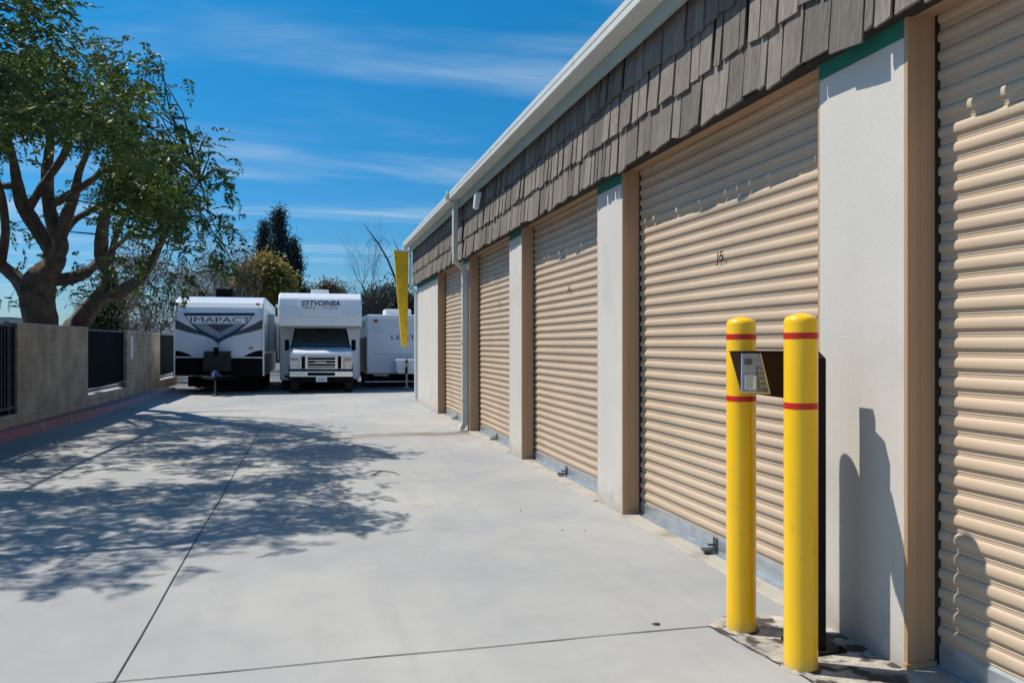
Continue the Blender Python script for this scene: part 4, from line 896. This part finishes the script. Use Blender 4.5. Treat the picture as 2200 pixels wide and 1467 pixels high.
def bare_tree(label, px, d, h, r, depth, seed, m, leaves=0, kids=3, lean=(0, 0, 1), spread=.5, up=.15, name='bare_tree', group='leafless trees behind the lot', leafm=None):
    random.seed(seed); g = at_d(px, HY, d); T = thing(name, (g.x, g.y, 0), label, 'tree', group); b = MB(); bare(b, (g.x, g.y, 0), lean, h, r, depth, spread, up, kids)
    o = b.build('trunk', m, T)
    if leaves:
        vs = [Vector(v) for v in random.sample(b.v, min(leaves, len(b.v))) if v[2] > h * .8]
        if vs: scatter('crown', leafm or M['leaf_brown'], T, vs, blobby, size=(.12, .26), pitch=(-1.5, 1.5))
    return T
bare_tree('leafless tree with a dark leaning stem between block wall and striped trailer', 330, 31, 1.9, .11, 5, 3, M['twig'], 900, 4, (-.35, 0, 1), .55, .12)
bare_tree('wispy leafless tree over the left shoulder of the striped trailer', 395, 36, 2.1, .10, 5, 8, M['twig'], 700, 4, (.1, 0, 1), .45, .3)
bare_tree('tall wispy leafless tree behind the middle of the striped trailer', 470, 42, 3.0, .12, 5, 21, M['twig'], 500, 4, (.05, 0, 1), .32, .5)
bare_tree('low leafless tree at the left of the lot behind the shrub', 275, 34, 1.7, .09, 5, 5, M['twig_dark'], 900, 4, (.2, 0, 1), .55, .15)
bare_tree('leafless tree behind the yellow marker at the building corner', 850, 38, 2.6, .12, 5, 12, M['twig_dark'], 0, 4, (-.12, 0, 1), .45, .25)
random.seed(99)
b = MB()
pts = [(862, 640), (848, 595), (832, 556), (812, 522), (795, 500), (782, 481)]
b.tube([at_d(870, 760, 34)] + [at_d(x, y, 34) for x, y in pts], [.10, .06, .05, .04, .032, .022, .008], 6)
for i, (x, y) in enumerate(pts[1:4]):
    for s in (-1, 1): b.tube([at_d(x, y, 34), at_d(x + s * 14, y - 10, 34.2), at_d(x + s * 24, y + 2, 34.4), at_d(x + s * 31, y + 22, 34.6)], [.018, .012, .009, .004], 4)
b.tube([at_d(868, 560, 34), at_d(852, 530, 34), at_d(844, 512, 34)], [.03, .02, .008], 5); b.tube([at_d(870, 760, 34), at_d(874, 640, 34), at_d(868, 560, 34)], [.1, .05, .03], 5)
o = b.build('bare_branch', M['twig_dark']); tag(o, 'long bare dark branch arching left above the small white trailer', 'branch')

# ---------------------------------------------------------------- far things
g = at_d(257, HY, 33); T = thing('utility_pole', (g.x, g.y, 0), 'thin pale pole standing beyond the privacy screen', 'pole')
b = MB(); b.tube([(g.x, g.y, 0), (g.x, g.y, 3.9)], [.07, .05], 10); b.build('shaft', M['pole'], T); b = MB(); b.box(g.x - .12, g.x + .12, g.y - .05, g.y + .05, 3.88, 3.96); b.build('pole_cap', M['pole'], T)
for px, wd, h, lab in ((10, 1.6, 1.9, 'tiny pale building far off at the left edge above the wall'), (29, 1.9, 2.1, 'tiny pale flat-roofed building far off left of the big trunk')):
    d = 60; g = at_d(px, HY, d); zt = at_d(px, 684, d).z
    T = thing('far_building', (g.x, g.y, 0), lab, 'building', 'pale buildings far beyond the wall'); b = MB(); b.box(g.x - .3, g.x + .3, g.y - 1.5, g.y + 1.5, 0, zt - .1); b.build('wall', M['far_wall'], T); b = MB(); b.box(g.x - .36, g.x + .36, g.y - 1.6, g.y + 1.6, zt - .099, zt + .05); b.build('roof', M['roof'], T)
    b = MB(); b.box(g.x - .2, g.x + .2, g.y - 1.51, g.y - 1.501, zt - .6, zt - .25); b.build('window', M['glass'], T)

# ---------------------------------------------------------------- litter
T = MB(); g = ground_pt(800, 1018)
def gp3(px, py, z=.006): q = ground_pt(px, py); return (q[0], q[1], z)
T.tube([gp3(782, 1017, .008), gp3(800, 1013, .012), gp3(822, 1014, .014), gp3(845, 1016, .012), gp3(861, 1022, .006)], [.003, .005, .006, .005, .002], 5)
T.tube([gp3(820, 1014, .014), gp3(806, 1019, .010), gp3(794, 1024, .005)], [.005, .007, .002], 5)
tag(T.build('fallen_twig', M['twig_dark']), 'dark forked twig lying on the concrete at the edge of the tree shade', 'twig')
for i, (px, py, s, lab) in enumerate(((1410, 1341, .016, 'black leaf scrap on the concrete just left of the far bollard'), (1208, 1139, .007, 'tiny dark speck of debris in the middle of the drive, left one of two'), (1256, 1140, .006, 'tiny dark speck of debris in the middle of the drive, right one of two'), (1119, 1097, .008, 'small dark pebble alone on the pale concrete'))):
    q = gp3(px, py); b = MB(); n = 9
    b.ring([[(q[0] + s * k_ * (1 + .3 * math.sin(j * 2.3 + i)) * math.cos(2 * math.pi * j / n) * 1.4, q[1] + s * k_ * (1 + .3 * math.cos(j * 1.7)) * math.sin(2 * math.pi * j / n), z_) for j in range(n)] for k_, z_ in ((1, .001), (.9, s * .4), (.4, s * .6))])
    tag(b.build('debris', M['twig_dark'], smooth=True), lab, 'debris')
for o in bpy.data.objects:
    if '_o' in o: del o['_o']
